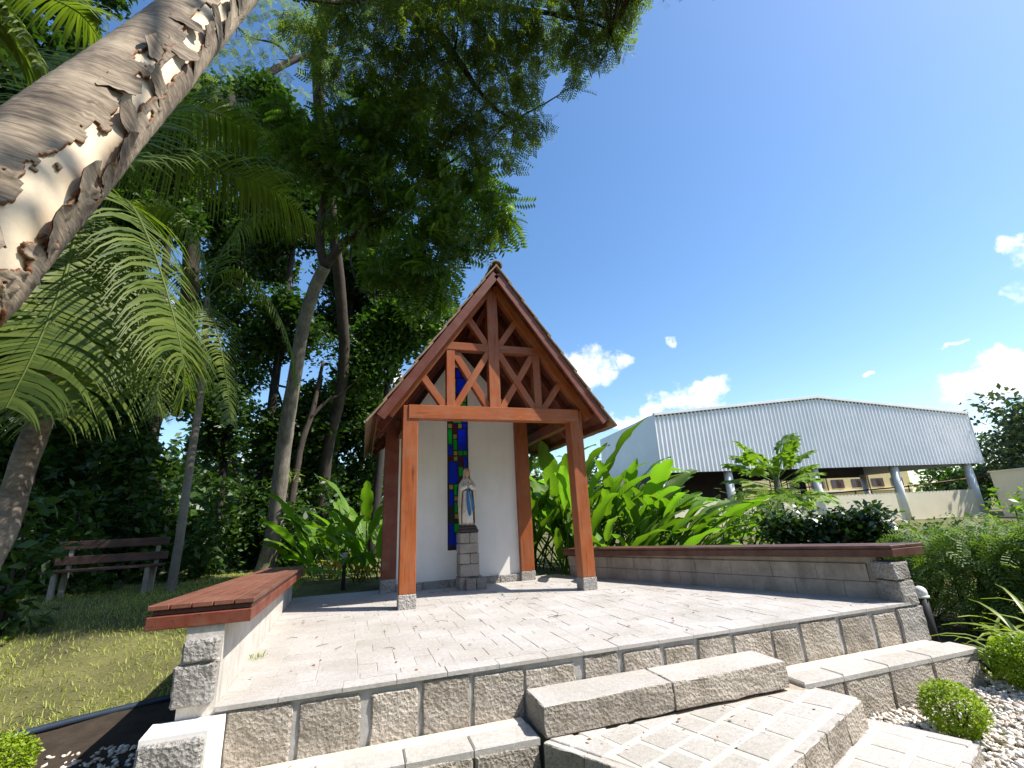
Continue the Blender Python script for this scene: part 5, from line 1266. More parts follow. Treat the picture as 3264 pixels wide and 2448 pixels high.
# outer bark: a second skin with ragged windows where it has come away
def spine(s):
    """point, tangent, radius along the trunk at arclength parameter s (index units of pp)"""
    i = int(max(0, min(len(pp) - 2, math.floor(s)))); f = s - i
    a = Vector(pp[max(i - 1, 0)][:3]); b = Vector(pp[i][:3]); c = Vector(pp[i + 1][:3]); d = Vector(pp[min(i + 2, len(pp) - 1)][:3])
    p = 0.5 * ((2 * b) + (c - a) * f + (2 * a - 5 * b + 4 * c - d) * f * f + (3 * b - a - 3 * c + d) * f ** 3)
    r = pp[i][3] * (1 - f) + pp[i + 1][3] * f
    return p, r
def frame(s):
    p, r = spine(s); q, _ = spine(min(s + .05, len(pp) - 1.001)); o, _ = spine(max(s - .05, 0))
    T = (q - o).normalized(); A = (Vector((1, 0, 0)) - T * T.x).normalized(); B = T.cross(A)
    return p, r, T, A, B
def on_trunk(s, a, off):
    p, r, T, A, B = frame(s)
    d = A * math.cos(a) + B * math.sin(a)
    k = 1 + .035 * mnoise.noise((p + d * r) * (0.9 / .31) + Vector((8, 0, 0)))
    return p + d * (r * k + off)
# camera side angle
pmid, _, Tm, Am, Bm = frame(4.2)
tocam = (Cv - pmid); CAMA = math.atan2(tocam.dot(Bm), tocam.dot(Am))
def bare(s, a):
    """> 0 where the outer bark is missing: a ragged band winding along the side towards the viewer"""
    L = s
    da = (a - (CAMA + .30 + .10 * math.sin(L * 1.7)) + math.pi) % (2 * math.pi) - math.pi
    v = Vector((math.cos(a) * 2.2, math.sin(a) * 2.2, L * 1.9))
    n = mnoise.noise(v * 1.2) * .75 + mnoise.noise(v * 3.1) * .40 + mnoise.noise(v * 8) * .18
    return .25 - abs(da) * .78 + n * .50
NS, NA = 330, 128
sv, fv = [], []
smax = len(pp) - 1.01
for i in range(NS + 1):
    s = smax * i / NS
    p, r, T, A, B = frame(s)
    for k in range(NA):
        a = 2 * math.pi * k / NA
        d = A * math.cos(a) + B * math.sin(a)
        kk = 1 + .035 * mnoise.noise((p + d * r) * (0.9 / .31) + Vector((8, 0, 0)))
        e = bare(s, a)
        lift = .006 + .020 * max(0, 1 - abs(e) / .10) * (0.5 + .8 * mnoise.noise(Vector((a * 3, s * 5, 2))))
        lift += .004 * mnoise.noise(Vector((math.cos(a) * 5, math.sin(a) * 5, s * 26)))
        sv.append((p + d * (r * kk + lift), e))
for i in range(NS):
    for k in range(NA):
        q = (i * NA + k, i * NA + (k + 1) % NA, (i + 1) * NA + (k + 1) % NA, (i + 1) * NA + k)
        if sum(sv[j][1] for j in q) / 4 < 0: fv.append(q)
ob = mesh_np('outer_bark', np.array([tuple(v[0]) for v in sv]), np.array(fv), False)
o = link('outer_bark', ob, B_PAPER, t); ob.materials.append(B_RUST)
md = o.modifiers.new('thick', 'SOLIDIFY'); md.thickness = .009; md.offset = -1; md.material_offset = 1; md.material_offset_rim = 1
# curled flakes hanging off the edge of the bare band
fr = random.Random(17)
spots = []
def seglen(s): return (spine(min(s + .25, smax))[0] - spine(max(s - .25, 0))[0]).length / .5
qa = on_trunk(4.2, CAMA - .2, 0); qb = on_trunk(4.2, CAMA + .2, 0)
SG = 1 if (qb - qa).dot(Rv) > 0 else -1          # +1: angle grows towards the viewer's right
s_ = 2.2
while s_ < 8.8:
    side = SG if fr.random() < .78 else -SG
    a_ = CAMA + SG * .3; found = None; was = False
    for k in range(70):
        aa_ = a_ + (k - 25 if side == SG else 25 - k) * .035 * side * (1 if side == SG else -1) * (1 if side == SG else 1)
        e_ = bare(s_, aa_)
        if e_ > .04: was = True
        if was and e_ < .0: found = aa_; break
    if found is not None: spots.append((s_, found, side))
    s_ += fr.uniform(.12, .22) / seglen(s_)
M_FLAKE = B_PAPER
for s, a, side in spots:
    w = fr.uniform(.07, .14); l = fr.uniform(.10, .20); ds = l / seglen(s)
    V = []; F = []
    nu, nv = 7, 6
    ha = w / spine(s)[1]
    for sh in (0, 1):
        for i in range(nu + 1):
            u = i / nu
            for j in range(nv + 1):
                v = j / nv
                ss = s + ds * (v - .5) + .25 * ds * mnoise.noise(Vector((u * 3, v * 3, s * 9)))
                aa = a + side * ha * (.45 - u * (.82 + .18 * math.sin(math.pi * v)) + .10 * mnoise.noise(Vector((v * 5, s * 7, 1))))
                curl = u * u * (.042 + .012 * math.sin(v * 5 + s * 9)) * (.8 + .4 * math.sin(math.pi * v))
                V.append(on_trunk(max(0, min(smax, ss)), aa, .010 + curl - sh * .004))
    m = (nu + 1) * (nv + 1)
    for i in range(nu):
        for j in range(nv):
            q = [i * (nv + 1) + j, i * (nv + 1) + j + 1, (i + 1) * (nv + 1) + j + 1, (i + 1) * (nv + 1) + j]
            F.append(q); F.append([m + x for x in q[::-1]])
    me = mesh_py('bark_flake', V, F, True); me.materials.append(B_PAPER); me.materials.append(B_RUST)
    for idx, p in enumerate(me.polygons): p.material_index = idx % 2
    link('bark_flake', me, None, t)

# its unseen crown, added above the frame to cast dappled shade on the trunk
cr_ = np.random.RandomState(12)
pcl = [[cr_.uniform(-1.6, 3.4), cr_.uniform(-6.8, -2.6), cr_.uniform(7.6, 10.5), cr_.uniform(.55, .85)] for k in range(26)]
pcl = [c for c in pcl if c[0] - .664 * c[2] < -2.3 and c[1] + .333 * c[2] < -.9]
link('twigs', merge('twigs', twig_lines(pcl, [tuple(pp[-1][:3]), tuple(pp[-2][:3]), (.6, -3.6, 8.6), (1.8, -5.0, 9.0)], cr_, .04), True), B_DARK, t)['kind'] = 'stuff'
foliage('crown', pcl, 330, T_LEAF, .13, L_MID, t, .3, cr_, .7)

# ---------------------------------------------------------------- palms
def frond_mesh(path, rs_, leaf_len=.62, nl=64, lw=.034, hangf=1.15, sweep=.42):
    pts = [Vector(p) for p in path]
    # resample
    P = []
    for i in range(len(pts) - 1):
        a = pts[max(i - 1, 0)]; b = pts[i]; c = pts[i + 1]; d = pts[min(i + 2, len(pts) - 1)]
        for j in range(8):
            q = j / 8; P.append(0.5 * ((2 * b) + (c - a) * q + (2 * a - 5 * b + 4 * c - d) * q * q + (3 * b - a - 3 * c + d) * q ** 3))
    P.append(pts[-1]); n = len(P)
    V, F = [], []
    # rachis as a three sided rod
    for i, p in enumerate(P):
        T = (P[min(i + 1, n - 1)] - P[max(i - 1, 0)]).normalized(); S = T.cross(Vector((0, 0, 1)))
        S = S.normalized() if S.length > 1e-3 else Vector((1, 0, 0)); U = S.cross(T); r = .020 * (1 - i / n) + .004
        V += [p + S * r, p + U * r, p - S * r, p - U * r * .6]
    for i in range(n - 1):
        for k in range(4):
            a = i * 4 + k; b = i * 4 + (k + 1) % 4; F.append((a, b, b + 4, a + 4))
    for i in range(nl):
        u = .14 + .85 * i / (nl - 1); q = u * (n - 1); k = min(int(q), n - 2); p = P[k].lerp(P[k + 1], q - k)
        T = (P[k + 1] - P[k]).normalized(); S = T.cross(Vector((0, 0, 1))); S = S.normalized() if S.length > 1e-3 else Vector((1, 0, 0))
        for s in (-1, 1):
            L = leaf_len * math.sin(math.pi * (.18 + .78 * u)) ** .6 * rs_.uniform(.85, 1.1)
            d = (S * s + T * sweep + Vector((0, 0, rs_.uniform(-.15, .25)))).normalized()
            W = T * lw * .5
            prev = p; dirn = d; q0 = len(V); seg = 4
            for j in range(seg + 1):
                w = W * (1 if j < seg - 1 else (.6 if j == seg - 1 else .05)) * (.6 if j == 0 else 1)
                V += [prev - w, prev + w]
                prev = prev + dirn * (L / seg); dirn = (dirn + Vector((0, 0, -hangf / seg * (1.0 + .4 * j)))).normalized()
            for j in range(seg):
                a = q0 + 2 * j; F.append((a, a + 1, a + 3, a + 2) if s > 0 else (a + 2, a + 3, a + 1, a))
    return mesh_np('frond', np.array([tuple(v) for v in V]), np.array(F))
rr = random.Random(9)
def palm(label, base, trunk, fronds, mat, ln, nl, seed, ring=0.0):
    t = empty('palm_tree', base, label, 'palm', 'garden palms')
    if trunk:
        me = tube('trunk', [q[:3] for q in trunk], [q[3] for q in trunk], 14, True, .10, True, seed, 6)
        link('trunk', me, mat, t)
    for p in fronds: link('frond', frond_mesh(p, rr, ln, nl), L_PALM, t)
    return t
p1 = DATA['palm1']; palm('palm with a mottled brown stem and arching fronds at the left edge', (p1[0][0], p1[0][1], H(p1[0][0], p1[0][1])), [[p1[0][0] - .03, p1[0][1], H(p1[0][0], p1[0][1]) - .1, .13]] + p1, DATA['fr1'], B_PALM, .98, 84, 1)
p2 = DATA['palm2']; palm('slim ringed palm stem beside the right end of the park bench', (p2[0][0], p2[0][1], H(p2[0][0], p2[0][1])), [[p2[0][0], p2[0][1], H(p2[0][0], p2[0][1]) - .1, .085]] + p2, DATA['fr2'], B_RING, .85, 60, 2)
f3 = DATA['fr3'][0][0]; palm('palm whose pale drooping frond enters at the top left corner', (f3[0] - .4, f3[1] - .2, -.6), [[f3[0] - .5, f3[1] + .1, -.8, .16], [f3[0] - .3, f3[1] + .1, 2, .14], [*f3, .1]], DATA['fr3'], B_PALM, .55, 56, 3)

# ---------------------------------------------------------------- heliconias: big paddle leaves
def heli_leaf(seed, stalk=.85, blade=1.0, wid=.125, bend=.6):
    r = random.Random(seed); V = []; F = []
    # path in xz: stalk rises, blade arches outwards
    n1, n2 = 4, 14; P = []; ang_ = math.radians(84 - r.uniform(0, 8)); p = Vector((0, 0, 0)); pts = [p.copy()]
    for i in range(n1): p = p + Vector((math.cos(ang_), 0, math.sin(ang_))) * stalk / n1; pts.append(p.copy()); ang_ -= .05
    for i in range(n2): p = p + Vector((math.cos(ang_), 0, math.sin(ang_))) * blade / n2; pts.append(p.copy()); ang_ -= bend * (.5 + 1.3 * i / n2) / n2 * 1.6
    for i in range(n1 + 1):
        w = .016 if i < n1 else .010
        V += [pts[i] + Vector((0, -w, 0)), pts[i] + Vector((-w, 0, 0)), pts[i] + Vector((0, w, 0)), pts[i] + Vector((w, 0, 0))]
    for i in range(n1):
        for k in range(4): a = i * 4 + k; b = i * 4 + (k + 1) % 4; F.append((a, b, b + 4, a + 4))
    q = len(V)
    for i in range(n2 + 1):
        u = i / n2; pp_ = pts[n1 + i]; T = (pts[min(n1 + i + 1, len(pts) - 1)] - pts[n1 + i - 1]).normalized(); Nn = Vector((-T.z, 0, T.x))
        w = wid * math.sin(math.pi * min(1, .06 + u * .94)) ** .55 * (1 - .25 * u) + .003
        wav = .018 * math.sin(u * 14 + seed); wl_ = w * (r.uniform(.62, .9) if r.random() < .2 else r.uniform(.94, 1.03)); wr2 = w * (r.uniform(.62, .9) if r.random() < .2 else r.uniform(.94, 1.03))
        V += [pp_ + Vector((0, -wl_, 0)) + Nn * (w * .30 + wav), pp_ + Vector((0, -w * .5, 0)) + Nn * w * .22, pp_, pp_ + Vector((0, w * .5, 0)) + Nn * w * .22, pp_ + Vector((0, wr2, 0)) + Nn * (w * .30 - wav)]
    for i in range(n2):
        for k in range(4):
            a = q + i * 5 + k; F.append((a, a + 1, a + 6, a + 5))
    return mesh_np('leaf', np.array([tuple(v) for v in V]), np.array(F), True)
HL = [heli_leaf(i, .50 + .14 * i, 1.0 + .09 * (i % 4), .115 + .018 * (i % 3), .18 + .16 * (i % 4)) for i in range(7)]
for m in HL: m.materials.append(L_HELI)
HY = [heli_leaf(20 + i, .5, .7, .10, 1.4) for i in range(2)]
for m in HY: m.materials.append(L_YELL)
hr_ = random.Random(33)
def heliconia(x, y, n, sc, label, group, lean=None, dry=2, spread=1.0):
    g = H(x, y)
    t = empty('heliconia', (x, y, g), label, 'plant', group)
    for i in range(n):
        me = hr_.choice(HL); az = hr_.uniform(0, 2 * math.pi); tilt = hr_.uniform(.03, .55) * spread
        if lean is not None and hr_.random() < .6: az = lean + hr_.gauss(0, .55); tilt = tilt * 1.3 + .22
        o = bpy.data.objects.new('leaf', me); COL.objects.link(o); o.parent = t
        R = Matrix.Rotation(az, 3, 'Z') @ Matrix.Rotation(tilt, 3, 'Y') @ Matrix.Rotation(hr_.uniform(-.9, .9), 3, 'Z')
        o.location = (hr_.gauss(0, .17), hr_.gauss(0, .17), -.03); o.rotation_euler = R.to_euler()
        s = sc * hr_.uniform(.7, 1.15); o.scale = (s, s, s)
    for i in range(dry):
        o = bpy.data.objects.new('leaf', HY[i % 2]); COL.objects.link(o); o.parent = t; o['label'] = 'yellowing leaf'
        az = (lean if lean is not None else -1.6) + hr_.uniform(-1.2, 1.2)
        o.rotation_euler = (Matrix.Rotation(az, 3, 'Z') @ Matrix.Rotation(.5, 3, 'Y')).to_euler(); s = sc * hr_.uniform(.7, 1); o.scale = (s, s, s); o.location = (0, 0, 0)
    return t
gR, gL = 'paddle leaved plants right of the chapel', 'paddle leaved plants left of the chapel'
for i, (x, y, n, sc, lean) in enumerate([(2.75, 3.1, 16, 1.12, None), (3.25, 2.3, 16, 1.05, None), (3.55, 3.2, 20, 1.32, None), (4.05, 2.4, 22, 1.15, .0), (4.5, 3.0, 22, 1.15, .05), (4.75, 2.0, 20, .9, -.1), (3.7, 1.5, 16, .8, -.5), (5.4, 2.2, 18, .85, .0), (2.85, 4.0, 14, 1.2, None), (4.3, 1.3, 14, .68, -.5)]):
    heliconia(x, y, int(n * 1.45), sc * .95, ['tall paddle leaved plant seen between the chapel post and back wall', 'leafy paddle plant just right of the front right post', 'tallest upright paddle leaved plant right of the chapel', 'broad paddle leaved plant in the middle of the right bed', 'paddle leaved plant leaning right before the silver hall wall', 'low spreading paddle plant with pale leaves behind the grey seat wall', 'low paddle plant tucked behind the grey seat wall beside the post', 'rightmost paddle leaved plant with a yellow leaf', 'paddle leaved plant behind the chapel right corner', 'smallest paddle plant leaning over the grey seat wall'][i], gR, lean, 1 if i % 2 else 0)
for i, (x, y, n, sc) in enumerate([(-.35, 3.6, 18, .72), (-.9, 4.3, 16, .74), (-.05, 4.4, 16, .9), (-1.5, 5.0, 13, .8), (-.4, 5.2, 14, .95)]):
    heliconia(x, y, n, sc, ['bright paddle plant touching the chapel back left post', 'paddle plant with yellow lower leaves beside the garden light', 'paddle plant half hidden by the chapel back left post', 'dark paddle plant nearest the slender forked trunk', 'tall paddle plant at the back of the left group'][i], gL, -1.9 if i < 2 else None, 4 if i < 2 else 1)
for i, (x, y, n, sc) in enumerate([(-5.0, 7.3, 14, .8), (-4.2, 8.5, 13, .85)]):
    heliconia(x, y, n, sc, ['bright paddle plant right of the ringed palm stem', 'bright paddle plant farther behind the ringed palm stem'][i], gL, None, 0)
# ---------------------------------------------------------------- papaya like tree
def papaya_leaf(seed):
    r = random.Random(seed); V = [Vector((.62, 0, .10))]; F = []
    V2, F2 = [], []
    for k in range(7):
        a = math.radians(-126 + 42 * k); L = .34 * (1 - .12 * abs(k - 3)); w = .068
        c = Vector((.62, 0, .10)); d = Vector((math.cos(a), math.sin(a), -.28)); s = Vector((-math.sin(a), math.cos(a), 0))
        q = len(V2)
        V2 += [c, c + d * L * .35 + s * w * .55, c + d * L * .62 + s * w * 1.35, c + d * L - Vector((0, 0, .04)), c + d * L * .62 - s * w * 1.35, c + d * L * .35 - s * w * .55]
        F2 += [(q, q + 5, q + 4, q + 3), (q, q + 3, q + 2, q + 1)]
        for sg in (-1, 1):
            q = len(V2); m = c + d * L * .55
            V2 += [m, m + d * L * .06 + s * sg * w * 1.5, m + d * L * .30 + s * sg * w * 2.3 - Vector((0, 0, .02)), m + d * L * .22 + s * sg * w * .4]; F2.append((q, q + 1, q + 2, q + 3))
    q = len(V2); w = .011
    V2 += [Vector((0, -w, 0)), Vector((0, w, 0)), Vector((.62, w * .6, .10)), Vector((.62, -w * .6, .10)), Vector((0, 0, w * 1.5)), Vector((.62, 0, .112))]
    F2 += [(q, q + 3, q + 2, q + 1), (q, q + 4, q + 5, q + 3), (q + 1, q + 2, q + 5, q + 4)]
    return mesh_np('leaf', np.array([tuple(v) for v in V2]), np.array(F2))
PL = [papaya_leaf(i) for i in range(2)]
for m in PL: m.materials.append(L_PAPA)
px_, py_ = 9.1, 3.1
t = empty('papaya_tree', (px_, py_, H(px_, py_)), 'small papaya tree with lobed leaves in front of the silver hall', 'tree')
link('trunk', tube('trunk', [(px_, py_, H(px_, py_) - .1), (px_ - .03, py_, .8), (px_ + .03, py_, 1.55)], [.10, .085, .06], 10, True, .1, True, 3, 4), B_RING, t)
pr_ = random.Random(8)
for i in range(26):
    o = bpy.data.objects.new('leaf', PL[i % 2]); COL.objects.link(o); o.parent = t
    az = i * 2.4; el = -(.85 - 1.35 * (i / 26)) + pr_.uniform(-.15, .15)
    o.location = Vector((px_ + .02, py_, 1.55 - .45 * i / 26)) - WLOC[t.name]
    o.rotation_euler = (Matrix.Rotation(az, 3, 'Z') @ Matrix.Rotation(el, 3, 'Y')).to_euler(); s = pr_.uniform(1.1, 1.5); o.scale = (s,) * 3
# ---------------------------------------------------------------- shrubs of the right bed
def shrub(name, label, cat, cl, per, tmpl, size, mat, up=.4, flat=.9, group=None, stem=True, hang=False):
    x, y = cl[0][0], cl[0][1]; g = H(x, y)
    t = empty(name, (x, y, g), label, cat, group)
    if stem: link('stem', merge('stem', [tube('s', [(x, y, g - .1), (c[0], c[1], c[2])], [.022, .008], 5) for c in cl], True), B_DARK, t)['kind'] = 'stuff'
    foliage('crown', cl, per, tmpl, size, mat, t, up, rs, flat, None, hang)
    return t
def along(az0, az1, d, zlo, zhi, n, r):
    out = []
    for i in range(n):
        a = math.radians(az0 + (az1 - az0) * i / (n - 1))
        for z in zlo, (zlo + zhi) / 2, zhi - r * .75:
            out.append([Cv.x + math.sin(a) * d + rs.uniform(-.1, .1), Cv.y + math.cos(a) * d + rs.uniform(-.1, .1), z + rs.uniform(-.06, .06), r * rs.uniform(.85, 1.1)])
    return out
shrub('hedge', 'dark glossy clipped hedge standing behind the right end of the grey seat wall', 'hedge', along(47.0, 56.2, 9.3, -.1, .80, 9, .30), 2100, T_LEAF, .12, L_HEDGE, .25)
shrub('light_shrub', 'light yellow green shrub left of the dark hedge under the papaya', 'shrub', along(41.5, 46.5, 9.6, -.1, .95, 4, .36), 480, T_LEAF, .10, L_PAPA, .3)
shrub('flowering_shrub', 'grey green airy shrub between the papaya and the dark hedge', 'shrub', along(43.5, 50, 10.6, .1, 1.25, 4, .36), 260, t_bipinnate(), .15, L_FERN, .3)
T_NEEDLE = t_bipinnate(5)
shrub('feathery_shrub', 'broad soft feathery shrub right of the grey seat wall end', 'shrub', along(60.5, 66, 7.8, -.2, .66, 4, .42), 900, T_NEEDLE, .15, L_FERN, .3, .85, 'feathery shrubs by the right edge', True, True)
shrub('feathery_shrub', 'soft feathery shrub filling the right edge under the cream block', 'shrub', along(66.5, 74, 7.6, -.2, .74, 4, .42), 900, T_NEEDLE, .15, L_FERN, .3, .85, 'feathery shrubs by the right edge', True, True)
shrub('feathery_shrub', 'lower feathery shrub just behind the brown plank end', 'shrub', along(57.2, 60.5, 8.3, -.2, .55, 3, .36), 900, T_NEEDLE, .14, L_FERN, .3, .85, 'feathery shrubs by the right edge', True, True)
shrub('leafy_shrub', 'pale leafed shrub rising above the feathery shrubs at the right edge', 'shrub', along(64.6, 72, 11.5, .0, 1.05, 5, .5), 230, T_LEAF, .12, L_PAPA, .3)
shrub('leafy_shrub', 'distant leafy shrub in front of the hall parapet', 'shrub', along(56.5, 63.5, 14.5, -.3, .52, 6, .42), 260, T_LEAF, .13, L_MID, .3)
# strap leaved plants
def strap_mesh(seed):
    r = random.Random(seed); V, F = [], []
    for k in range(13):
        az = r.uniform(0, 6.28); L = r.uniform(.4, .72); a = math.radians(r.uniform(58, 86)); w = r.uniform(.016, .024); p = Vector((r.gauss(0, .03), r.gauss(0, .03), 0)); q = len(V); n = 7
        S = Vector((-math.sin(az), math.cos(az), 0))
        for i in range(n + 1):
            ww = w * (1 - (i / n) ** 2.2) + .001; V += [p - S * ww, p + Vector((0, 0, -.004)), p + S * ww]
            p = p + Vector((math.cos(az) * math.cos(a), math.sin(az) * math.cos(a), math.sin(a))) * L / n; a -= r.uniform(.16, .34)
        for i in range(n):
            b = q + 3 * i; F += [(b, b + 1, b + 4, b + 3), (b + 1, b + 2, b + 5, b + 4)]
    return mesh_np('strap_leaf_plant', np.array([tuple(v) for v in V]), np.array(F), True)
SM = [strap_mesh(i) for i in range(4)]
for m in SM: m.materials.append(L_STRAP)
sl = ['strap leaved plant beside the dome topped garden light', 'strap leaved plant behind the right end of the stone ledge', 'strap leaved plant with yellow tipped blades in the dark bed', 'strap leaved plant nearest the large green shrub at the right edge', 'arching strap leaved plant against the feathery shrub', 'strap leaved plant at the far right edge of the bed', 'small strap leaved plant low beside the ledge corner', 'strap leaved plant deep in the shade of the feathery shrub', 'tall strap leaved plant in the middle of the dark bed', 'strap leaved plant behind the large green shrub']
for i, (x, y) in enumerate([(Cv.x + math.sin(math.radians(a_)) * d_, Cv.y + math.cos(math.radians(a_)) * d_) for a_, d_ in ((61.2, 6.35), (62.3, 6.0), (64.0, 6.3), (66.5, 6.1), (63.2, 6.75), (68.5, 6.2), (60.6, 6.0), (67.0, 6.8), (65.3, 6.45), (70.0, 6.0))]):
    o = link('strap_leaf_plant', SM[i % 4], None, None, (x, y, H(x, y) - .02), (0, 0, i * 1.3)); s = (1.25, 1.0, 1.4, 1.25, 1.45, 1.4, .7, 1.4, 1.5, 1.2)[i]; o.scale = (s,) * 3
    tag(o, sl[i], 'plant', 'strap leaved plants in the right bed')
# clipped balls
T_BOX = ([(0, 0, 0), (.5, .3, .1), (1, 0, 0), (.5, -.3, .1)], [(0, 3, 2, 1)])
def ball(label, x, y, r, fz=.85):
    g = -.60
    t = empty('clipped_shrub', (x, y, g), label, 'shrub', 'clipped round shrubs in the pebbles')
    link('stem', merge('stem', [tube('s', [(x, y, g - .05), (x + rs.uniform(-.5, .5) * r, y + rs.uniform(-.5, .5) * r, g + r)], [.012, .004], 5) for k in range(7)], True), B_DARK, t)['kind'] = 'stuff'
    n = int(120000 * r * r); d = rs.normal(size=(n, 3)); d /= np.linalg.norm(d, axis=1)[:, None]
    lump = np.array([1 + .10 * mnoise.noise(Vector(v) * 2.6) + .07 * mnoise.noise(Vector(v) * 6) for v in d])
    rad = r * lump * (.62 + .38 * rs.rand(n) ** .45); P = d * rad[:, None]; P[:, 2] *= fz; P += np.array([x, y, g + r * fz * .93]); P = P[P[:, 2] > g]
    R = rand_rot(len(P), .5, rs); S = .022 * (.6 + .8 * rs.rand(len(P)))
    V, F = scatter(*T_BOX, P, R, S); link('crown', mesh_np('crown', V, F), L_BOX, t)
ball('round bright green clipped shrub sitting in the pebbles right of the steps', 3.41, -3.06, .18, .9)
ball('larger green clipped shrub cut by the right edge behind the stone ledge', 4.74, -2.88, .25, .85)
ball('green clipped shrub at the bottom left corner', -2.60, -1.20, .21, .75)
# ---------------------------------------------------------------- far trees
def far_tree(label, az, d, z0, h, w, n=26, mat=L_FAR, size=.55):
    a = math.radians(az); x, y = Cv.x + math.sin(a) * d, Cv.y + math.cos(a) * d
    t = empty('distant_tree', (x, y, z0), label, 'tree', 'trees beyond the sports hall')
    link('trunk', tube('trunk', [(x, y, z0 - .3), (x + .2, y, z0 + h * .4), (x, y, z0 + h * .8)], [w * .06, w * .045, w * .015], 8, True, .1), B_DARK, t)
    cl = [[x + rs.uniform(-1, 1) * w * .42, y + rs.uniform(-1, 1) * w * .42, z0 + h * (.30 + .62 * rs.rand()), w * rs.uniform(.14, .26)] for k in range(n)]
    foliage('crown', cl, 14 / size ** 2 * .9, T_LEAF, size, mat, t, .3, rs, .8)
far_tree('large dark tree rising above the cream block at the right edge', 68.6, 60, -1, 10.2, 9, 34)
far_tree('broad dark tree behind the cream block', 66.2, 66, -1, 7.2, 7, 24)
far_tree('green tree between the hall and the cream block', 63.4, 78, -1, 5.2, 6, 18, L_MID)
far_tree('green tree seen under the right end of the hall roof', 61.2, 66, -1, 5.6, 7, 22, L_MID)
far_tree('far green tree behind the left end of the hall', 27, 60, -1, 8.0, 9, 24)
far_tree('far green tree hidden partly by the paddle leaves', 22, 52, -1, 6.0, 8, 24)
far_tree('distant tree behind the chapel', 12, 55, -1, 6.5, 9, 24)
for i, (az, d, h) in enumerate(((-46, 42, 11), (-36, 46, 12), (-27, 44, 11), (-18, 48, 11), (-9, 45, 9))):
    far_tree(['distant tree left of the bench', 'distant tree behind the bench', 'distant tree behind the ringed palm', 'distant tree behind the pale barked trunk', 'distant tree behind the slender trunk'][i], az, d, 0, h * .62, 11, 26, L_FAR, .5)
# unseen trees added behind the viewer to cut fill light, plus a far belt
wr_ = np.random.RandomState(31)
wc = []
for k in range(120):
    a = math.radians(wr_.uniform(88, 318)); d = wr_.uniform(13, 19)
    wc.append([Cv.x + math.sin(a) * d, Cv.y + math.cos(a) * d, wr_.uniform(-.2, 7.5), wr_.uniform(1.4, 2.2)])
for k in range(120):
    a = math.radians(wr_.uniform(-62, 22)); d = wr_.uniform(27, 36)
    wc.append([Cv.x + math.sin(a) * d, Cv.y + math.cos(a) * d, wr_.uniform(-.2, 5.5), wr_.uniform(1.4, 2.2)])
w_ = foliage('woodland', wc, 42, T_LEAF, .55, L_DARK, None, .3, wr_, .9); tag(w_, 'far belt of dark trees, plus unseen trees added behind the viewer to cut fill light', 'woodland', None, 'stuff')
# ---------------------------------------------------------------- park bench in the shade
bg_ = Vector((-4.6, 4.75, H(-4.6, 4.75)))
t = empty('park_bench', bg_, 'dark wooden park bench with concrete legs standing in the shade of the trees', 'bench')
gz = bg_.z
ang_b = .10
def bb(x0, x1, y0, y1, z0, z1, mat, name):
    me = box_mesh(name, x1 - x0, y1 - y0, z1 - z0, .006)
    c = Matrix.Rotation(ang_b, 3, 'Z') @ Vector(((x0 + x1) / 2, (y0 + y1) / 2, 0))
    return link(name, me, mat, t, (bg_.x + c.x, bg_.y + c.y, (z0 + z1) / 2), (0, 0, ang_b))
bb(-.80, .78, .12, .16, .72, .86, W_OLD, 'back_plank'); bb(-.80, .80, .10, .14, .47, .61, W_OLD, 'back_plank')
for k in range(3): bb(-.80, .80, -.36 + k * .15, -.23 + k * .15, .37, .405, W_OLD, 'seat_plank')
for x in (-.62, .22 + .4): 
    for y in (-.28, .10): bb(x - .035, x + .035, y - .04, y + .04, gz - .05, .37, M_BLOCK, 'leg')
    bb(x - .03, x + .03, .145, .20, gz + .3, .84, M_BLOCK, 'back_support')
tag(t, None)
# ---------------------------------------------------------------- garden lights
gx, gy = -.655, 2.75
t = empty('garden_light', (gx, gy, H(gx, gy)), 'slim black post light with a small louvred head left of the chapel', 'garden light')
g = H(gx, gy)
box('post', gx - .03, gx + .03, gy - .03, gy + .03, g - .05, .40, M_BLACK, t, .004)
box('lamp_head', gx - .045, gx + .045, gy - .045, gy + .045, .40, .50, M_WHITEP, t, .006)
for k in range(4): box('louvre', gx - .05, gx + .05, gy - .05, gy + .05, .412 + k * .024, .418 + k * .024, M_BLACK, t, .001)
box('cap', gx - .055, gx + .055, gy - .055, gy + .055, .50, .515, M_BLACK, t, .003)
lx, ly = 4.86, -2.13
t = empty('garden_light', (lx, ly, H(lx, ly)), 'short dark bollard light with a white dome beside the right wall end', 'garden light')
g = H(lx, ly)
bm = bmesh.new(); bmesh.ops.create_cone(bm, segments=20, radius1=.045, radius2=.045, depth=-g + .0 , cap_ends=True); link('post', bm_mesh('post', bm, True), M_DARKMETAL, t, (lx, ly, g / 2))
bm = bmesh.new(); bmesh.ops.create_uvsphere(bm, u_segments=20, v_segments=12, radius=.055); bmesh.ops.scale(bm, vec=(1, 1, 1.1), verts=bm.verts); link('dome', bm_mesh('dome', bm, True), M_WHITEP, t, (lx, ly, .02))
bm = bmesh.new(); bmesh.ops.create_cone(bm, segments=20, radius1=.062, radius2=.062, depth=.02, cap_ends=True); link('collar', bm_mesh('collar', bm, True), M_WHITEP, t, (lx, ly, -.015))
# lawn edging
e = link('lawn_edging', tube('lawn_edging', [(-6.0, -1.55, H(-6, -1.55) + .02), (-4.2, -.95, H(-4.2, -.95) + .02), (-2.94, -.47, H(-2.94, -.47) + .03), (-2.5, -.31, H(-2.5, -.31) + .03), (-1.9, -.12, H(-1.9, -.12) + .02), (-1.45, .02, H(-1.45, .02) + .01)], [.028] * 6, 8, True, 0, True, 0, 4), M_HOSE)
tag(e, 'dark blue edging strip between the lawn and the pebbles', 'lawn edging')
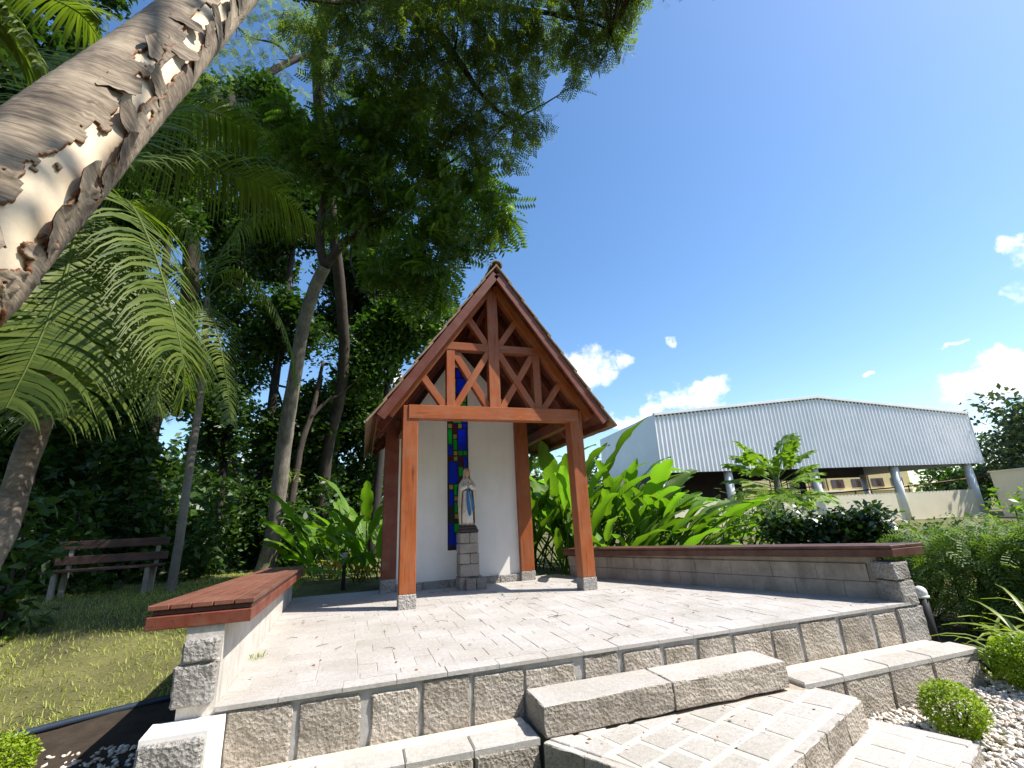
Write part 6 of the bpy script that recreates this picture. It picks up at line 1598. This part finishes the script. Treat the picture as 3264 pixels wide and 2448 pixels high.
# shadowed shed roof far in the trees
t = empty('shed', (-5.1, 14.2, -.05), 'small pale gabled shed glimpsed between the trunks', 'shed')
prv = prism_y('wall', [(-5.8, -.2), (-4.6, -.2), (-4.6, 1.0), (-5.2, 1.45), (-5.8, 1.0)], 14.0, 16, None); link('wall', prv, M_YELLOW, t)
for s in (-1, 1): beam('roof_slope', (-5.2, 15, 1.52), (-5.2 + s * .8, 15, .92), .05, 2.3, M_TILE, t)

# ---------------------------------------------------------------- grass, pebbles, litter
def edge_y(x): return -.47 + (x + 2.94) * .36
gn = 150000
gx_ = rs.uniform(-9.5, -1.36, gn); gy_ = rs.uniform(-1.6, 7.5, gn)
dd = np.hypot(gx_ - Cv.x, gy_ - Cv.y)
keep = (gy_ > -.47 + (gx_ + 2.94) * .36 + .04) & (rs.rand(gn) < np.clip(5.0 / dd, .2, 1)) & (gy_ > Cv.y + 3) & ((gy_ - Cv.y) > -(gx_ - Cv.x) * .75 - .5)
gx_, gy_ = gx_[keep], gy_[keep]
patch = np.array([mnoise.noise(Vector((a * .8, b * .8, 3))) for a, b in zip(gx_, gy_)])
k2 = rs.rand(len(gx_)) < np.clip(.75 + patch * 1.1, .12, 1)
gx_, gy_ = gx_[k2], gy_[k2]
gp = np.stack([gx_, gy_, np.array([H(a, b) for a, b in zip(gx_, gy_)]) + .005], 1)
n = len(gp); az = rs.uniform(0, 6.28, n); lean = rs.uniform(.2, 1.25, n)
x = np.stack([np.cos(az) * np.sin(lean), np.sin(az) * np.sin(lean), np.cos(lean)], 1); y = np.stack([-np.sin(az), np.cos(az), np.zeros(n)], 1); z = np.cross(x, y)
V, F = scatter([(0, -.06, 0), (.55, -.05, .0), (1, 0, -.12), (.55, .05, 0), (0, .06, 0)], [(0, 1, 3, 4), (1, 2, 3, 3)], gp, np.stack([x, y, z], 2), .05 * (.6 + .8 * rs.rand(n)))
F = F.copy()
tri = F[:, 2] == F[:, 3]
q = F[~tri]
o = link('lawn_grass', mesh_np('lawn_grass', V, np.concatenate([np.stack([q[:, 0], q[:, 1], q[:, 2]], 1), np.stack([q[:, 0], q[:, 2], q[:, 3]], 1), F[tri][:, :3]])), L_GRASS); tag(o, 'sunlit and shaded short grass of the lawn', 'lawn', None, 'stuff')
bm = bmesh.new(); bmesh.ops.create_icosphere(bm, subdivisions=1, radius=1); bm.verts.ensure_lookup_table()
pv = np.array([tuple(v.co) for v in bm.verts]); pf = np.array([[v.index for v in f.verts] for f in bm.faces]); bm.free()
pn = 15000
px1 = rs.uniform(2.6, 6.6, pn); py1 = rs.uniform(-4.9, -2.45, pn)
px2 = rs.uniform(-4.2, -1.75, 2400); py2 = rs.uniform(-3.2, -.85, 2400)
k1 = (py1 < np.where(px1 > 4.66, -2.35, -2.64)) & ~((px1 > 5.2) & (py1 > -2.75)); k2 = py2 < -.47 + (px2 + 2.94) * .36 - .04
PX = np.concatenate([px1[k1], px2[k2]]); PY = np.concatenate([py1[k1], py2[k2]])
PP = np.stack([PX, PY, np.array([H(a, b) for a, b in zip(PX, PY)]) + rs.uniform(.0, .03, len(PX))], 1)
n = len(PP); R = rand_rot(n, .9, rs); SC = np.stack([rs.uniform(.015, .031, n), rs.uniform(.011, .021, n), rs.uniform(.007, .013, n)], 1)
V = np.einsum('nij,nkj->nki', R, pv[None] * SC[:, None, :]) + PP[:, None, :]
F = pf[None] + (np.arange(n) * len(pv))[:, None, None]
o = link('pebbles', mesh_np('pebbles', V.reshape(-1, 3), F.reshape(-1, 3), True), M_PEBBLE); tag(o, 'white pebbles covering the beds beside the steps', 'pebbles', None, 'stuff')
# dark soil sheet of the right bed
sv_ = []; sf_ = []
for j in range(13):
    for i in range(17):
        xx = 4.66 + 3.2 * i / 16; yy = -2.4 + 2.6 * j / 12; sv_.append((xx, yy, H(xx, yy) + .02 + .03 * mnoise.noise(Vector((xx * 4, yy * 4, 0)))))
for j in range(12):
    for i in range(16): a = j * 17 + i; sf_.append([a, a + 1, a + 18, a + 17])
tag(link('soil_and_shadow_bed', mesh_py('soil_and_shadow_bed', sv_, sf_, True), M_SOIL), kind='structure')
sv_ = []; sf_ = []  # left bed: dark soil sheet standing in for the shadow beside the wall
for j in range(11):
    for i in range(11):
        xx = -4.6 + 3.25 * i / 10; yt = -.47 + (xx + 2.94) * .36 - .02; yy = -3.4 + (yt + 3.4) * j / 10; sv_.append((xx, yy, H(xx, yy) + .012 + .02 * mnoise.noise(Vector((xx * 4, yy * 4, 0)))))
for j in range(10):
    for i in range(10): a = j * 11 + i; sf_.append([a, a + 1, a + 12, a + 11])
tag(link('soil_and_shadow_bed', mesh_py('soil_and_shadow_bed', sv_, sf_, True), M_SOIL), kind='structure')
# fallen leaves and twigs
lr = np.random.RandomState(4)
n = 120; P = []
while len(P) < n:
    x, y = lr.uniform(-1.1, 4.3), lr.uniform(-2.25, 1.6)
    if inside(terr_poly, x, y): P.append((x, y, .008))
m = 60
for k in range(m):
    x, y = lr.uniform(-1.0, 2.9), lr.uniform(-3.4, -2.35)
    z = -.305 if (x < .6 and y > -2.5) else (-.315 if inside(land, x, y) else None)
    if z is not None: P.append((x, y, z))
for k in range(700):
    x, y = lr.uniform(-1.6, .2), lr.uniform(1.85, 4.4); P.append((x, y, H(x, y) + .02))
P = np.array(P); n = len(P)
V, F = scatter(*T_LEAF, P, rand_rot(n, 2.5, lr), lr.uniform(.015, .042, n))
o = link('fallen_leaves', mesh_np('fallen_leaves', V, F), M_LITTER); tag(o, 'dry brown leaf litter scattered on paving and soil', 'leaf litter', None, 'stuff')
tw = []
for k in range(46):
    x, y = lr.uniform(-1.0, 4.2), lr.uniform(-2.2, 1.0); a = lr.uniform(0, 3.14); L = lr.uniform(.04, .14)
    if inside(terr_poly, x, y): tw.append(tube('t', [(x, y, .006), (x + math.cos(a) * L * .5, y + math.sin(a) * L * .5, .012), (x + math.cos(a + .3) * L, y + math.sin(a + .3) * L, .006)], [.0022, .002, .001], 4))
for a in (0, 1.1, 2.0, 3.4): tw.append(tube('t', [(1.36, -1.2, .01), (1.36 + .1 * math.cos(a), -1.2 + .1 * math.sin(a), .014)], [.003, .001], 4))
o = link('fallen_twigs', merge('fallen_twigs', tw, True), B_DARK); tag(o, 'thin dry twigs scattered over the terrace paving', 'twigs', None, 'stuff')
# weeds in the joint along the left wall and at the foot of the steps
for (x, y, z, s, lb) in ((-1.13, -1.35, 0, .28, 'small green weed in the joint along the left seat wall'), (.82, -3.2, -.61, .9, 'green grass tuft at the foot of the landing')):
    P = np.stack([x + lr.normal(0, .02 + .06 * s, 26), y + lr.normal(0, .03 + .04 * s, 26), np.full(26, z)], 1)
    az = lr.uniform(0, 6.28, 26); le = lr.uniform(.1, .9, 26)
    X = np.stack([np.cos(az) * np.sin(le), np.sin(az) * np.sin(le), np.cos(le)], 1); Y = np.stack([-np.sin(az), np.cos(az), az * 0], 1)
    V, F = scatter([(0, -.06, 0), (.5, -.07, .03), (1, 0, -.05), (.5, .07, .03)], [(0, 1, 2, 3)], P, np.stack([X, Y, np.cross(X, Y)], 2), s * .16 * (.5 + lr.rand(26)))
    tag(link('weed', mesh_np('weed', V, F), L_BOX), lb, 'weed')
